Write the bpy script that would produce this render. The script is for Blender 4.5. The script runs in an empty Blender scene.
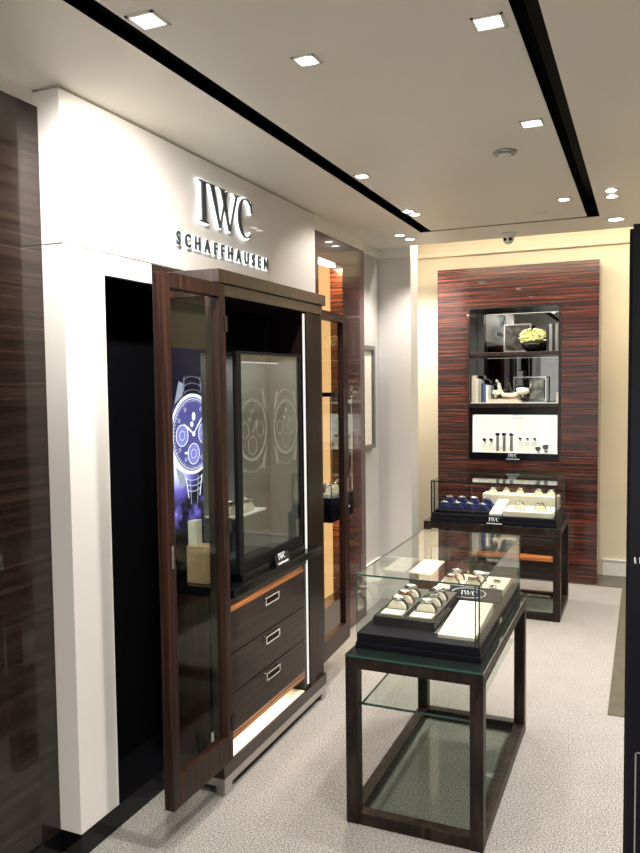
import bpy, bmesh, math, random
from mathutils import Vector, Matrix
random.seed(7)
sc = bpy.context.scene
COL = sc.collection

# ---------------------------------------------------------------- camera, world, exposure
H = 1.65
yaw, pit, rol = math.radians(23.265), math.radians(3.309), math.radians(-0.684)
fwd = Vector((-math.sin(yaw)*math.cos(pit), math.cos(yaw)*math.cos(pit), -math.sin(pit)))
rgt = Vector((math.cos(yaw), math.sin(yaw), 0.0))
upv = rgt.cross(fwd)
r2 = math.cos(rol)*rgt + math.sin(rol)*upv
u2 = -math.sin(rol)*rgt + math.cos(rol)*upv
cam_data = bpy.data.cameras.new('camera')
cam = bpy.data.objects.new('camera', cam_data)
COL.objects.link(cam)
cam.matrix_world = Matrix(((r2.x, u2.x, -fwd.x, 0), (r2.y, u2.y, -fwd.y, 0), (r2.z, u2.z, -fwd.z, H), (0, 0, 0, 1)))
cam_data.sensor_fit = 'VERTICAL'
cam_data.sensor_height = 24.0
cam_data.lens = 24.0*758.35/853.0
cam_data.clip_start = 0.02
sc.camera = cam
world = bpy.data.worlds.new('world')
sc.world = world
world.use_nodes = True
world.node_tree.nodes['Background'].inputs[0].default_value = (1.0, 0.97, 0.93, 1)
world.node_tree.nodes['Background'].inputs[1].default_value = 0.9
sc.view_settings.view_transform = 'Standard'
sc.view_settings.look = 'None'
sc.view_settings.gamma = 1
sc.view_settings.use_curve_mapping = False
sc.view_settings.exposure = 0.48
sc.cycles.max_bounces = 14
sc.cycles.diffuse_bounces = 5
sc.cycles.glossy_bounces = 5
sc.cycles.transparent_max_bounces = 40
sc.cycles.sample_clamp_indirect = 6.0
sc.cycles.use_denoising = True
sc.cycles.caustics_reflective = False
sc.cycles.caustics_refractive = False

SPOT_W = 60.0          # power of one ceiling downlight
SPOT_COL = (1.0, 0.945, 0.87)

# ---------------------------------------------------------------- materials
def newmat(name):
    m = bpy.data.materials.new(name)
    m.use_nodes = True
    nt = m.node_tree
    return m, nt, nt.nodes['Principled BSDF']

def plain(name, col, rough=0.5, metal=0.0, coat=0.0, spec=0.5, noise=0.0, scale=20.0, bump=0.0):
    m, nt, p = newmat(name)
    p.inputs['Base Color'].default_value = (*col, 1)
    p.inputs['Roughness'].default_value = rough
    p.inputs['Metallic'].default_value = metal
    p.inputs['Coat Weight'].default_value = coat
    p.inputs['Coat Roughness'].default_value = 0.03
    p.inputs['Specular IOR Level'].default_value = spec
    tc = nt.nodes.new('ShaderNodeTexCoord')
    n = nt.nodes.new('ShaderNodeTexNoise')
    n.inputs['Scale'].default_value = scale
    n.inputs['Detail'].default_value = 4
    nt.links.new(tc.outputs['Object'], n.inputs['Vector'])
    r = nt.nodes.new('ShaderNodeValToRGB')
    k = noise if noise else 0.04
    r.color_ramp.elements[0].color = tuple(max(0, c*(1-k)) for c in col)+(1,)
    r.color_ramp.elements[1].color = tuple(min(1, c*(1+k)) for c in col)+(1,)
    r.color_ramp.elements[0].position = 0.35
    r.color_ramp.elements[1].position = 0.65
    nt.links.new(n.outputs['Fac'], r.inputs[0])
    nt.links.new(r.outputs[0], p.inputs['Base Color'])
    if bump:
        b = nt.nodes.new('ShaderNodeBump')
        b.inputs['Strength'].default_value = bump
        b.inputs['Distance'].default_value = 0.004
        nt.links.new(n.outputs['Fac'], b.inputs['Height'])
        nt.links.new(b.outputs[0], p.inputs['Normal'])
    return m

def wood(name, dark, mid, light, mapping, rough=0.25, coat=0.8, lo=0.40, hi=0.66, spec=0.5):
    """streaky figured veneer; mapping = texture scale per axis"""
    m, nt, p = newmat(name)
    tc = nt.nodes.new('ShaderNodeTexCoord')
    mp = nt.nodes.new('ShaderNodeMapping')
    mp.inputs['Scale'].default_value = mapping
    nt.links.new(tc.outputs['Object'], mp.inputs['Vector'])
    n = nt.nodes.new('ShaderNodeTexNoise')
    n.inputs['Scale'].default_value = 1.0
    n.inputs['Detail'].default_value = 3.5
    n.inputs['Roughness'].default_value = 0.55
    n.inputs['Distortion'].default_value = 0.35
    nt.links.new(mp.outputs[0], n.inputs['Vector'])
    r = nt.nodes.new('ShaderNodeValToRGB')
    e = r.color_ramp.elements
    e[0].position = lo; e[0].color = (*dark, 1)
    e[1].position = hi; e[1].color = (*light, 1)
    q = e.new((lo+hi)/2); q.color = (*mid, 1)
    nt.links.new(n.outputs['Fac'], r.inputs[0])
    nt.links.new(r.outputs[0], p.inputs['Base Color'])
    p.inputs['Roughness'].default_value = rough
    p.inputs['Specular IOR Level'].default_value = spec
    p.inputs['Coat Weight'].default_value = coat
    p.inputs['Coat Roughness'].default_value = 0.02
    return m

MD, MM, ML = (0.012, 0.003, 0.003), (0.055, 0.012, 0.008), (0.16, 0.040, 0.022)
M = {}
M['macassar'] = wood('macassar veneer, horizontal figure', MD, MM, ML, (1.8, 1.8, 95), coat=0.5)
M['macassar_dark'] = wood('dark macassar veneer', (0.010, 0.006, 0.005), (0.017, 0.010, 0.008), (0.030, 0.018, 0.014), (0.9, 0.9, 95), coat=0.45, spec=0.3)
M['stile'] = wood('dark stained stile wood', (0.008, 0.004, 0.003), (0.018, 0.008, 0.006), (0.045, 0.019, 0.012), (70, 70, 1.5), rough=0.3, coat=0.2)
M['stile_dark'] = wood('near black stile wood', (0.006, 0.003, 0.003), (0.012, 0.006, 0.005), (0.022, 0.010, 0.007), (70, 70, 1.5), rough=0.3, coat=0.0, spec=0.15)
M['door_wood'] = wood('red brown door wood', (0.012, 0.005, 0.004), (0.024, 0.010, 0.007), (0.055, 0.022, 0.014), (70, 70, 1.5), rough=0.38, coat=0.08, spec=0.2)
M['drawer'] = wood('drawer front veneer', (0.010, 0.006, 0.005), (0.020, 0.012, 0.010), (0.040, 0.024, 0.019), (3, 3, 110), rough=0.38, coat=0.12, spec=0.25)
M['table'] = wood('dark oak table wood', (0.010, 0.006, 0.005), (0.019, 0.012, 0.009), (0.038, 0.024, 0.018), (25, 25, 6), rough=0.42, coat=0.06, spec=0.2)
M['zebrano'] = wood('warm striped wood', (0.16, 0.045, 0.015), (0.42, 0.16, 0.05), (0.72, 0.36, 0.14), (1.5, 1.5, 130), rough=0.35, coat=0.3)
M['tan'] = plain('tan veneer', (0.42, 0.27, 0.15), 0.5)
M['white'] = plain('white lacquer wall', (0.80, 0.775, 0.74), 0.35, coat=0.25, noise=0.01, scale=3)
M['ceiling'] = plain('ceiling paint', (0.90, 0.86, 0.77), 0.45, noise=0.02, scale=1.5)
M['grey_wall'] = plain('grey wall paint', (0.50, 0.49, 0.48), 0.6, noise=0.02, scale=4)
M['pier'] = plain('pale grey wall paint', (0.66, 0.64, 0.62), 0.6, noise=0.02, scale=4)
M['cream_wall'] = plain('cream wall paint', (0.78, 0.68, 0.50), 0.6, noise=0.02, scale=4)
M['trim'] = plain('white trim paint', (0.82, 0.80, 0.76), 0.4)
M['groove'] = plain('shadow groove', (0.22, 0.20, 0.18), 0.8)
M['black'] = plain('black lacquer', (0.004, 0.004, 0.005), 0.12, spec=0.3)
M['black_matt'] = plain('matt black', (0.006, 0.006, 0.007), 0.6, spec=0.2)
M['black_base'] = plain('blue black leatherette', (0.007, 0.007, 0.012), 0.5, spec=0.12)
M['navy'] = plain('navy glossy door', (0.005, 0.005, 0.011), 0.25, spec=0.2)
M['steel'] = plain('brushed steel', (0.55, 0.53, 0.50), 0.28, metal=1.0)
M['silver'] = plain('polished steel', (0.82, 0.82, 0.82), 0.12, metal=1.0)
M['gold'] = plain('rose gold', (0.85, 0.52, 0.32), 0.15, metal=1.0)
M['stone'] = plain('olive stone floor', (0.075, 0.070, 0.052), 0.22, noise=0.12, scale=8)
M['cream'] = plain('cream suede', (0.80, 0.74, 0.60), 0.8)
M['beige'] = plain('beige suede', (0.66, 0.57, 0.43), 0.8)
M['blue_suede'] = plain('blue suede', (0.012, 0.022, 0.12), 0.7)
M['strap_dark'] = plain('dark leather strap', (0.02, 0.016, 0.014), 0.5)
M['strap_brown'] = plain('brown leather strap', (0.11, 0.05, 0.025), 0.5)
M['dial_white'] = plain('silver white dial', (0.78, 0.78, 0.76), 0.3)
M['dial_black'] = plain('black dial', (0.015, 0.015, 0.02), 0.25)
M['dial_blue'] = plain('blue dial', (0.02, 0.03, 0.16), 0.25)
M['print_dark'] = plain('dark print', (0.04, 0.04, 0.045), 0.6)
M['print_grey'] = plain('grey print', (0.20, 0.20, 0.19), 0.7)
M['white_print'] = plain('white print', (0.85, 0.85, 0.85), 0.5)
M['paper'] = plain('paper', (0.80, 0.77, 0.70), 0.7)
M['book_blue'] = plain('blue cloth book', (0.05, 0.09, 0.28), 0.6)
M['book_dark'] = plain('dark cloth book', (0.03, 0.035, 0.045), 0.6)
M['book_grey'] = plain('grey cloth book', (0.33, 0.35, 0.37), 0.6)
M['leaf'] = plain('pale green petals', (0.46, 0.52, 0.16), 0.6, noise=0.3, scale=25)
M['petal'] = plain('cream petals', (0.82, 0.78, 0.48), 0.6, noise=0.1, scale=25)
M['scooter'] = plain('ivory enamel', (0.70, 0.66, 0.56), 0.2, coat=0.5)
M['rubber'] = plain('black rubber', (0.012, 0.012, 0.012), 0.7)

m, nt, p = newmat('carpet'); M['carpet'] = m
tc = nt.nodes.new('ShaderNodeTexCoord')
n1 = nt.nodes.new('ShaderNodeTexNoise'); n1.inputs['Scale'].default_value = 165; n1.inputs['Detail'].default_value = 5; n1.inputs['Roughness'].default_value = 0.75
n2 = nt.nodes.new('ShaderNodeTexNoise'); n2.inputs['Scale'].default_value = 6; n2.inputs['Detail'].default_value = 3
rp = nt.nodes.new('ShaderNodeValToRGB')
rp.color_ramp.elements[0].position = 0.40; rp.color_ramp.elements[0].color = (0.105, 0.096, 0.088, 1)
rp.color_ramp.elements[1].position = 0.585; rp.color_ramp.elements[1].color = (0.45, 0.425, 0.40, 1)
rq = nt.nodes.new('ShaderNodeValToRGB')
rq.color_ramp.elements[0].color = (0.86, 0.86, 0.86, 1); rq.color_ramp.elements[1].color = (1, 1, 1, 1)
mx = nt.nodes.new('ShaderNodeMix'); mx.data_type = 'RGBA'; mx.blend_type = 'MULTIPLY'; mx.inputs[0].default_value = 1
nt.links.new(tc.outputs['Object'], n1.inputs['Vector']); nt.links.new(tc.outputs['Object'], n2.inputs['Vector'])
nt.links.new(n1.outputs['Fac'], rp.inputs[0]); nt.links.new(n2.outputs['Fac'], rq.inputs[0])
nt.links.new(rp.outputs[0], mx.inputs[6]); nt.links.new(rq.outputs[0], mx.inputs[7]); nt.links.new(mx.outputs[2], p.inputs['Base Color'])
p.inputs['Roughness'].default_value = 0.95
p.inputs['Specular IOR Level'].default_value = 0.1
bp = nt.nodes.new('ShaderNodeBump'); bp.inputs['Strength'].default_value = 0.3; bp.inputs['Distance'].default_value = 0.004
nt.links.new(n1.outputs['Fac'], bp.inputs['Height']); nt.links.new(bp.outputs[0], p.inputs['Normal'])

def glass(name, tint=(0.94, 0.97, 0.95), refl=1.0, base=0.02):
    """thin clear pane: see-through with a Fresnel reflection"""
    m = bpy.data.materials.new(name); m.use_nodes = True
    nt = m.node_tree; nt.nodes.clear()
    out = nt.nodes.new('ShaderNodeOutputMaterial')
    tr = nt.nodes.new('ShaderNodeBsdfTransparent'); tr.inputs[0].default_value = (*tint, 1)
    gl = nt.nodes.new('ShaderNodeBsdfGlossy'); gl.inputs['Roughness'].default_value = 0.0
    gl.inputs['Color'].default_value = (1, 1, 1, 1)
    fr = nt.nodes.new('ShaderNodeFresnel'); fr.inputs['IOR'].default_value = 1.5
    ge = nt.nodes.new('ShaderNodeNewGeometry'); io = nt.nodes.new('ShaderNodeMapRange')     # same reflectance from both sides of the pane
    io.inputs[3].default_value = 1.5; io.inputs[4].default_value = 1/1.5
    nt.links.new(ge.outputs['Backfacing'], io.inputs[0]); nt.links.new(io.outputs[0], fr.inputs[0])
    ma = nt.nodes.new('ShaderNodeMath'); ma.operation = 'MULTIPLY_ADD'
    ma.inputs[1].default_value = refl; ma.inputs[2].default_value = base; ma.use_clamp = True
    mix = nt.nodes.new('ShaderNodeMixShader')
    nt.links.new(fr.outputs[0], ma.inputs[0]); nt.links.new(ma.outputs[0], mix.inputs[0])
    nt.links.new(tr.outputs[0], mix.inputs[1]); nt.links.new(gl.outputs[0], mix.inputs[2])
    nt.links.new(mix.outputs[0], out.inputs[0])
    return m
M['glass'] = glass('clear glass', (0.96, 0.98, 0.97), 0.75, 0.0)
M['glass_door'] = glass('door glass', (0.94, 0.96, 0.95), 0.25, 0.0)
M['glass_vitrine'] = glass('cabinet case glass', (0.84, 0.86, 0.85), 0.8, 0.0)
M['glass_dark'] = glass('tinted glass', (0.86, 0.90, 0.87), 0.2, 0.0)
M['glass_edge'] = plain('green glass edge', (0.022, 0.085, 0.066), 0.12, coat=0.2)
M['mirror'] = plain('smoked mirror', (0.26, 0.26, 0.25), 0.02, metal=1.0)

def emit(name, col, s):
    m = bpy.data.materials.new(name); m.use_nodes = True
    nt = m.node_tree; nt.nodes.clear()
    out = nt.nodes.new('ShaderNodeOutputMaterial'); e = nt.nodes.new('ShaderNodeEmission')
    e.inputs[0].default_value = (*col, 1); e.inputs[1].default_value = s
    nt.links.new(e.outputs[0], out.inputs[0])
    return m
M['lamp'] = emit('lamp glow', (1.0, 0.93, 0.82), 14)
M['lamp_soft'] = emit('lamp diffuser', (1.0, 0.93, 0.82), 1.6)
M['tray_grey'] = plain('dark taupe lining', (0.10, 0.085, 0.07), 0.7)
M['glass_top'] = plain('black backed glass top', (0.010, 0.016, 0.014), 0.05, coat=0.6)
M['steel_dark'] = plain('dark pewter', (0.16, 0.15, 0.145), 0.4, metal=0.3)
M['strap_grey'] = plain('grey strap', (0.16, 0.15, 0.14), 0.5)
M['glow_white'] = emit('lit white lettering', (1, 1, 1), 0.9)
M['led'] = emit('led strip', (1.0, 0.95, 0.88), 0.75)
M['amber'] = emit('backlit amber panel', (1.0, 0.56, 0.22), 0.72)
M['led_bright'] = emit('bright led', (1.0, 0.95, 0.85), 6)
M['halo'] = emit('halo led', (0.93, 1.0, 0.97), 1.3)
M['box_white'] = emit('light box panel', (1.0, 0.97, 0.86), 0.85)
M['scr_white'] = emit('screen white', (0.84, 0.85, 1.0), 1.25)
M['scr_grey'] = emit('screen grey', (0.60, 0.62, 0.85), 0.6)
M['scr_blue'] = emit('screen blue', (0.15, 0.14, 0.50), 0.62)
M['scr_blue2'] = emit('screen light blue', (0.30, 0.29, 0.85), 0.8)
M['scr_dark'] = emit('screen dark blue', (0.05, 0.05, 0.16), 0.25)
M['ghost'] = None
m = bpy.data.materials.new('half-clear pale shapes'); m.use_nodes = True; nt = m.node_tree; nt.nodes.clear()
out = nt.nodes.new('ShaderNodeOutputMaterial'); tr = nt.nodes.new('ShaderNodeBsdfTransparent'); df = nt.nodes.new('ShaderNodeBsdfDiffuse')
df.inputs[0].default_value = (0.80, 0.80, 0.79, 1); mix = nt.nodes.new('ShaderNodeMixShader'); mix.inputs[0].default_value = 0.42
nt.links.new(tr.outputs[0], mix.inputs[1]); nt.links.new(df.outputs[0], mix.inputs[2]); nt.links.new(mix.outputs[0], out.inputs[0]); M['ghost'] = m
# lit screen background: dark picture with a pale glow round the watch and violet smoke near the foot
m = bpy.data.materials.new('screen picture'); m.use_nodes = True; nt = m.node_tree; nt.nodes.clear(); M['scr_bg'] = m
out = nt.nodes.new('ShaderNodeOutputMaterial'); e = nt.nodes.new('ShaderNodeEmission'); tc = nt.nodes.new('ShaderNodeTexCoord')
sp = nt.nodes.new('ShaderNodeSeparateXYZ'); nt.links.new(tc.outputs['Object'], sp.inputs[0])
ns = nt.nodes.new('ShaderNodeTexNoise'); ns.inputs['Scale'].default_value = 9; ns.inputs['Detail'].default_value = 5
nt.links.new(tc.outputs['Object'], ns.inputs['Vector'])
def math_(op, a, b, c=None):
    q = nt.nodes.new('ShaderNodeMath'); q.operation = op
    for i, v in enumerate((a, b, c)):
        if v is None: continue
        if isinstance(v, (int, float)): q.inputs[i].default_value = v
        else: nt.links.new(v, q.inputs[i])
    return q.outputs[0]
# object origin lies at the dial centre: glow to the left and below it
dy = math_('ADD', sp.outputs['Y'], 0.13); dz = math_('ADD', sp.outputs['Z'], 0.08)
d2 = math_('ADD', math_('MULTIPLY', math_('MULTIPLY', dy, dy), 26.0), math_('MULTIPLY', math_('MULTIPLY', dz, dz), 22.0))
glow = math_('POWER', math_('MAXIMUM', math_('SUBTRACT', 1.0, d2), 0.0), 1.2)
sz = math_('ADD', sp.outputs['Z'], 0.33)
smo = math_('MULTIPLY', math_('MAXIMUM', math_('SUBTRACT', 1.0, math_('MULTIPLY', math_('MULTIPLY', sz, sz), 260.0)), 0.0),
            math_('MAXIMUM', math_('MULTIPLY_ADD', ns.outputs['Fac'], 5.0, -2.2), 0.0))
cr = nt.nodes.new('ShaderNodeValToRGB'); nt.links.new(math_('ADD', glow, math_('MULTIPLY', smo, 0.7)), cr.inputs[0])
cr.color_ramp.elements[0].color = (0.004, 0.004, 0.014, 1); cr.color_ramp.elements[1].color = (0.85, 0.85, 1.0, 1)
q = cr.color_ramp.elements.new(0.45); q.color = (0.13, 0.10, 0.45, 1)
nt.links.new(cr.outputs[0], e.inputs[0]); e.inputs[1].default_value = 1.5
nt.links.new(e.outputs[0], out.inputs[0])

# ---------------------------------------------------------------- mesh helpers
OFF = {}
def thing(name, label, cat, loc=(0, 0, 0), group=None):
    o = bpy.data.objects.new(name, None); COL.objects.link(o)
    o.empty_display_size = 0.05
    o.location = loc; o['label'] = label; o['category'] = cat
    if group: o['group'] = group
    OFF[o.name] = Vector(loc)
    return o
def tag(o, label, cat, group=None, kind=None):
    o['label'] = label; o['category'] = cat
    if group: o['group'] = group
    if kind: o['kind'] = kind
    return o

class B:
    def __init__(s): s.bm = bmesh.new(); s.xf = None
    def _add(s, verts, faces, mi=0, smooth=False):
        if s.xf is not None: verts = [s.xf @ Vector(v) for v in verts]
        vs = [s.bm.verts.new(v) for v in verts]
        for f in faces:
            try:
                fc = s.bm.faces.new([vs[i] for i in f]); fc.material_index = mi; fc.smooth = smooth
            except ValueError: pass
        return s
    def box(s, x0, x1, y0, y1, z0, z1, mi=0):
        v = [(x, y, z) for x in (x0, x1) for y in (y0, y1) for z in (z0, z1)]
        return s._add(v, [(0, 1, 3, 2), (4, 6, 7, 5), (0, 4, 5, 1), (2, 3, 7, 6), (0, 2, 6, 4), (1, 5, 7, 3)], mi)
    def hexa(s, v, mi=0):   # 8 corners: bottom loop 0-3, top loop 4-7
        return s._add(v, [(3, 2, 1, 0), (4, 5, 6, 7), (0, 1, 5, 4), (1, 2, 6, 5), (2, 3, 7, 6), (3, 0, 4, 7)], mi)
    def quad(s, v, mi=0): return s._add(v, [(0, 1, 2, 3)], mi)
    def prism(s, pts, fn, d0, d1, mi=0):   # pts 2D polygon -> fn(u,v,d)
        n = len(pts)
        v = [fn(u, w, d0) for u, w in pts]+[fn(u, w, d1) for u, w in pts]
        f = [tuple(range(n))[::-1], tuple(range(n, 2*n))]+[(i, (i+1) % n, n+(i+1) % n, n+i) for i in range(n)]
        return s._add(v, f, mi)
    def cyl(s, p0, p1, r0, r1=None, seg=16, mi=0, caps=True, smooth=True):
        r1 = r0 if r1 is None else r1
        p0, p1 = Vector(p0), Vector(p1); d = (p1-p0).normalized()
        a = d.orthogonal().normalized(); b = d.cross(a)
        v = []
        for p, r in ((p0, r0), (p1, r1)):
            for i in range(seg):
                t = 2*math.pi*i/seg; v.append(p+a*math.cos(t)*r+b*math.sin(t)*r)
        f = [(i, (i+1) % seg, seg+(i+1) % seg, seg+i) for i in range(seg)]
        s._add(v, f, mi, smooth)
        if caps:
            s._add(v[:seg], [tuple(range(seg))[::-1]], mi); s._add(v[seg:], [tuple(range(seg))], mi)
        return s
    def ring(s, fn, ro, ri, d0, d1, seg=40, mi=0, a0=0, a1=2*math.pi, sx=1, sy=1):
        """flat ring with thickness, fn(u,v,d)"""
        full = abs(a1-a0-2*math.pi) < 1e-6; n = seg if full else seg+1
        v = []
        for i in range(n):
            t = a0+(a1-a0)*i/seg; c, k = math.cos(t), math.sin(t)
            v += [fn(c*ro*sx, k*ro*sy, d0), fn(c*ri*sx, k*ri*sy, d0), fn(c*ro*sx, k*ro*sy, d1), fn(c*ri*sx, k*ri*sy, d1)]
        f = []
        for i in range(seg):
            a = 4*i; b = 4*((i+1) % n)
            f += [(a, b, b+1, a+1), (a+2, a+3, b+3, b+2), (a, a+2, b+2, b), (a+1, b+1, b+3, a+3)]
        return s._add(v, f, mi)
    def lathe(s, prof, c=(0, 0, 0), seg=24, mi=0, axis='z'):
        v = []; n = len(prof)
        for i in range(seg):
            t = 2*math.pi*i/seg
            for r, h in prof:
                a, b = r*math.cos(t), r*math.sin(t)
                q = (a, b, h) if axis == 'z' else ((a, h, b) if axis == 'y' else (h, a, b))
                v.append((c[0]+q[0], c[1]+q[1], c[2]+q[2]))
        f = [(i*n+j, ((i+1) % seg)*n+j, ((i+1) % seg)*n+j+1, i*n+j+1) for i in range(seg) for j in range(n-1)]
        return s._add(v, f, mi, True)
    def tube(s, pts, r, seg=8, mi=0):
        P = [Vector(p) for p in pts]
        v = []
        for i, q in enumerate(P):
            d = (P[min(i+1, len(P)-1)]-P[max(i-1, 0)]).normalized()
            a = d.cross(Vector((0.31, 0.47, 0.83))).normalized(); b = d.cross(a)
            rr = r[i] if isinstance(r, (list, tuple)) else r
            for k in range(seg):
                t = 2*math.pi*k/seg; v.append(q+a*math.cos(t)*rr+b*math.sin(t)*rr)
        f = [(i*seg+k, i*seg+(k+1) % seg, (i+1)*seg+(k+1) % seg, (i+1)*seg+k) for i in range(len(P)-1) for k in range(seg)]
        f += [tuple(range(seg))[::-1], tuple(range((len(P)-1)*seg, len(P)*seg))]
        return s._add(v, f, mi, True)
    def ball(s, c, r, sx=1, sy=1, sz=1, mi=0, seg=16, rg=10):
        v = []; f = []
        for j in range(rg+1):
            p = math.pi*j/rg
            for i in range(seg):
                t = 2*math.pi*i/seg
                v.append((c[0]+r*sx*math.sin(p)*math.cos(t), c[1]+r*sy*math.sin(p)*math.sin(t), c[2]+r*sz*math.cos(p)))
        for j in range(rg):
            for i in range(seg):
                f.append((j*seg+i, (j+1)*seg+i, (j+1)*seg+(i+1) % seg, j*seg+(i+1) % seg))
        return s._add(v, f, mi, True)
    def obj(s, name, mats, parent=None, bevel=0.0, local=False):
        bmesh.ops.remove_doubles(s.bm, verts=s.bm.verts, dist=1e-6)
        bmesh.ops.recalc_face_normals(s.bm, faces=s.bm.faces)
        me = bpy.data.meshes.new(name)
        off = OFF.get(parent.name, Vector((0, 0, 0))) if (parent is not None and not local) else Vector((0, 0, 0))
        for v in s.bm.verts: v.co -= off
        s.bm.to_mesh(me); s.bm.free()
        for mm in (mats if isinstance(mats, (list, tuple)) else [mats]): me.materials.append(M[mm])
        o = bpy.data.objects.new(name, me); COL.objects.link(o)
        if parent is not None:
            o.parent = parent
            OFF[o.name] = off
        if bevel:
            b = o.modifiers.new('bevel', 'BEVEL'); b.width = bevel; b.segments = 2; b.limit_method = 'ANGLE'
        return o
def struct(name, b, mats, bevel=0.0, parent=None):
    o = b.obj(name, mats, parent, bevel)
    if parent is None: o['kind'] = 'structure'
    return o
def dup(root, loc, label, group=None, rot=None):
    r = root.copy(); COL.objects.link(r); r.location = loc
    if rot is not None: r.rotation_euler = rot
    r['label'] = label
    if group: r['group'] = group
    for ch in list(root.children):
        c = ch.copy(); COL.objects.link(c); c.parent = r
        for g in list(ch.children):
            d = g.copy(); COL.objects.link(d); d.parent = c
    return r
# mappings of a flat drawing (u right, v up, d out) onto the room
def onX(x, y0, z0, k=1.0): return lambda u, v, d: (x+d, y0+u*k, z0+v*k)      # faces +X
def onY(x0, y, z0, k=1.0): return lambda u, v, d: (x0+u*k, y-d, z0+v*k)      # faces -Y

def glyph_I(): return [[(-.15, 1), (.15, 1), (.15, .975), (.065, .95), (.065, .05), (.15, .025), (.15, 0), (-.15, 0), (-.15, .025), (-.065, .05), (-.065, .95), (-.15, .975)]]
def glyph_W():
    out = []
    def stroke(x0, x1, w0, w1):   # from top x0 to bottom x1, width w
        out.append([(x0-w0/2, .98), (x0+w0/2, .98), (x1+w1/2, 0), (x1-w1/2, 0)])
    stroke(.12, .46, .15, .05); stroke(.80, .46, .05, .03)
    stroke(.60, .92, .15, .05); stroke(1.30, .93, .05, .03)
    for c, w in ((.12, .16), (.60, .16), (1.30, .14)): out.append([(c-w, 1), (c+w, 1), (c+w*.5, .965), (c-w*.5, .965)])
    return out
def glyph_C():
    o = []; n = 22
    for i in range(n):
        a0 = math.radians(48+(i)*(312-48)/n); a1 = math.radians(48+(i+1)*(312-48)/n)
        def w(a): return .035+.105*max(0, -math.cos(a))**1.2
        def po(a): return (.42+.42*math.cos(a), .5+.52*math.sin(a))
        def pi(a):
            k = w(a); return (.42+(.42-k)*math.cos(a), .5+(.52-.035)*math.sin(a))
        o.append([po(a0), po(a1), pi(a1), pi(a0)])
    o.append([(.685, .93), (.72, .95), (.735, .68), (.715, .68)])
    return o
def draw(b, polys, fn, d0, d1, mi=0, du=0.0, grow=0.0):
    for P in polys:
        if grow:
            cx = sum(p[0] for p in P)/len(P); cy = sum(p[1] for p in P)/len(P)
            Q = []
            n = len(P)
            area = sum(P[i][0]*P[(i+1) % n][1]-P[(i+1) % n][0]*P[i][1] for i in range(n))
            sgn = 1 if area > 0 else -1
            for i in range(n):
                a, c, e_ = P[i-1], P[i], P[(i+1) % n]
                n1 = Vector((c[1]-a[1], -(c[0]-a[0]))); n2 = Vector((e_[1]-c[1], -(e_[0]-c[0])))
                if n1.length < 1e-9 or n2.length < 1e-9: Q.append(c); continue
                n1.normalize(); n2.normalize(); mm = n1+n2
                if mm.length < .2: mm = n1
                mm = mm.normalized()*min(1.6, 1/max(.5, mm.normalized().dot(n1)))
                Q.append((c[0]+sgn*mm.x*grow, c[1]+sgn*mm.y*grow))
            P = Q
        b.prism([(u+du, v) for u, v in P], fn, d0, d1, mi)
FONT_CACHE = {}
def glyph_font(ch):
    """outline of one character of the built-in sans face as (verts, faces, width), cap height 1"""
    if ch in FONT_CACHE: return FONT_CACHE[ch]
    cu = bpy.data.curves.new('g', 'FONT'); cu.body = ch; cu.size = 1; cu.resolution_u = 3; cu.offset = 0.024
    o = bpy.data.objects.new('g', cu); COL.objects.link(o)
    dg = bpy.context.evaluated_depsgraph_get(); me = bpy.data.meshes.new_from_object(o.evaluated_get(dg))
    vs = [tuple(v.co) for v in me.vertices]; fs = [tuple(q.vertices) for q in me.polygons]
    bpy.data.objects.remove(o); bpy.data.curves.remove(cu); bpy.data.meshes.remove(me)
    x0 = min(v[0] for v in vs); y0 = 0.0; hh = 0.729
    vs = [((v[0]-x0)/hh, (v[1]-y0)/hh) for v in vs]
    FONT_CACHE[ch] = (vs, fs, max(v[0] for v in vs))
    return FONT_CACHE[ch]
def put_font(b, ch, fn, d0, d1, du, mi=0, sx=0.9, grow=0.0):
    vs, fs, w = glyph_font(ch)
    cx = w/2
    n = len(vs)
    V = [fn(du+u*sx, v, d1) for u, v in vs]+[fn(du+u*sx, v, d0) for u, v in vs]
    edges = {}
    for f in fs:
        for i in range(len(f)):
            a, c = f[i], f[(i+1) % len(f)]; k = (min(a, c), max(a, c)); edges[k] = edges.get(k, 0)+1
    F = [f for f in fs]+[tuple(i+n for i in f)[::-1] for f in fs]+[(a, c, c+n, a+n) for (a, c), q in edges.items() if q == 1]
    b._add(V, F, mi)
    return w*sx
def word(b, txt, fn, d0, d1, u0, u1, v0, h, mi=0):
    """text spread evenly between u0 and u1"""
    ws = [glyph_font(c)[2] for c in txt]; k = h*0.82
    gap = ((u1-u0)-sum(ws)*k)/(max(1, len(txt)-1)); u = u0
    for c, w in zip(txt, ws):
        put_font(b, c, lambda a, q, d, u=u: fn(u+a*k, v0+q*h, d), d0, d1, 0, mi, 1.0)
        u += w*k+gap
def mini_logo(b, fn, w, d0, d1, mi=0):
    """three letter mark over a fine line of capitals, width w, baseline of the word at v=0"""
    k = w*0.26
    g = lambda u, v, d: fn(u*k, w*0.20+v*k, d)
    x = (w/k-2.75)/2
    draw(b, glyph_I(), g, d0, d1, mi, x+.15); draw(b, glyph_W(), g, d0, d1, mi, x+.40); draw(b, glyph_C(), g, d0, d1, mi, x+1.85)
    word(b, 'SCHAFFHAUSEN', fn, d0, d1, 0.0, w, 0.0, w*0.085, mi)

# ================================================================ ROOM SHELL
CZ = 2.64
b = B().box(-2.3, 3.2, -3.2, 7.0, -0.10, 0.0); struct('floor', b, 'carpet')
# stone strip along the back wall and the right-hand side
b = B().box(-0.155, 3.0, 3.90, 6.75, 0.0, 0.004).box(-1.9, -0.155, 6.37, 6.75, 0.0, 0.004)
struct('floor', b, 'stone')
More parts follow.
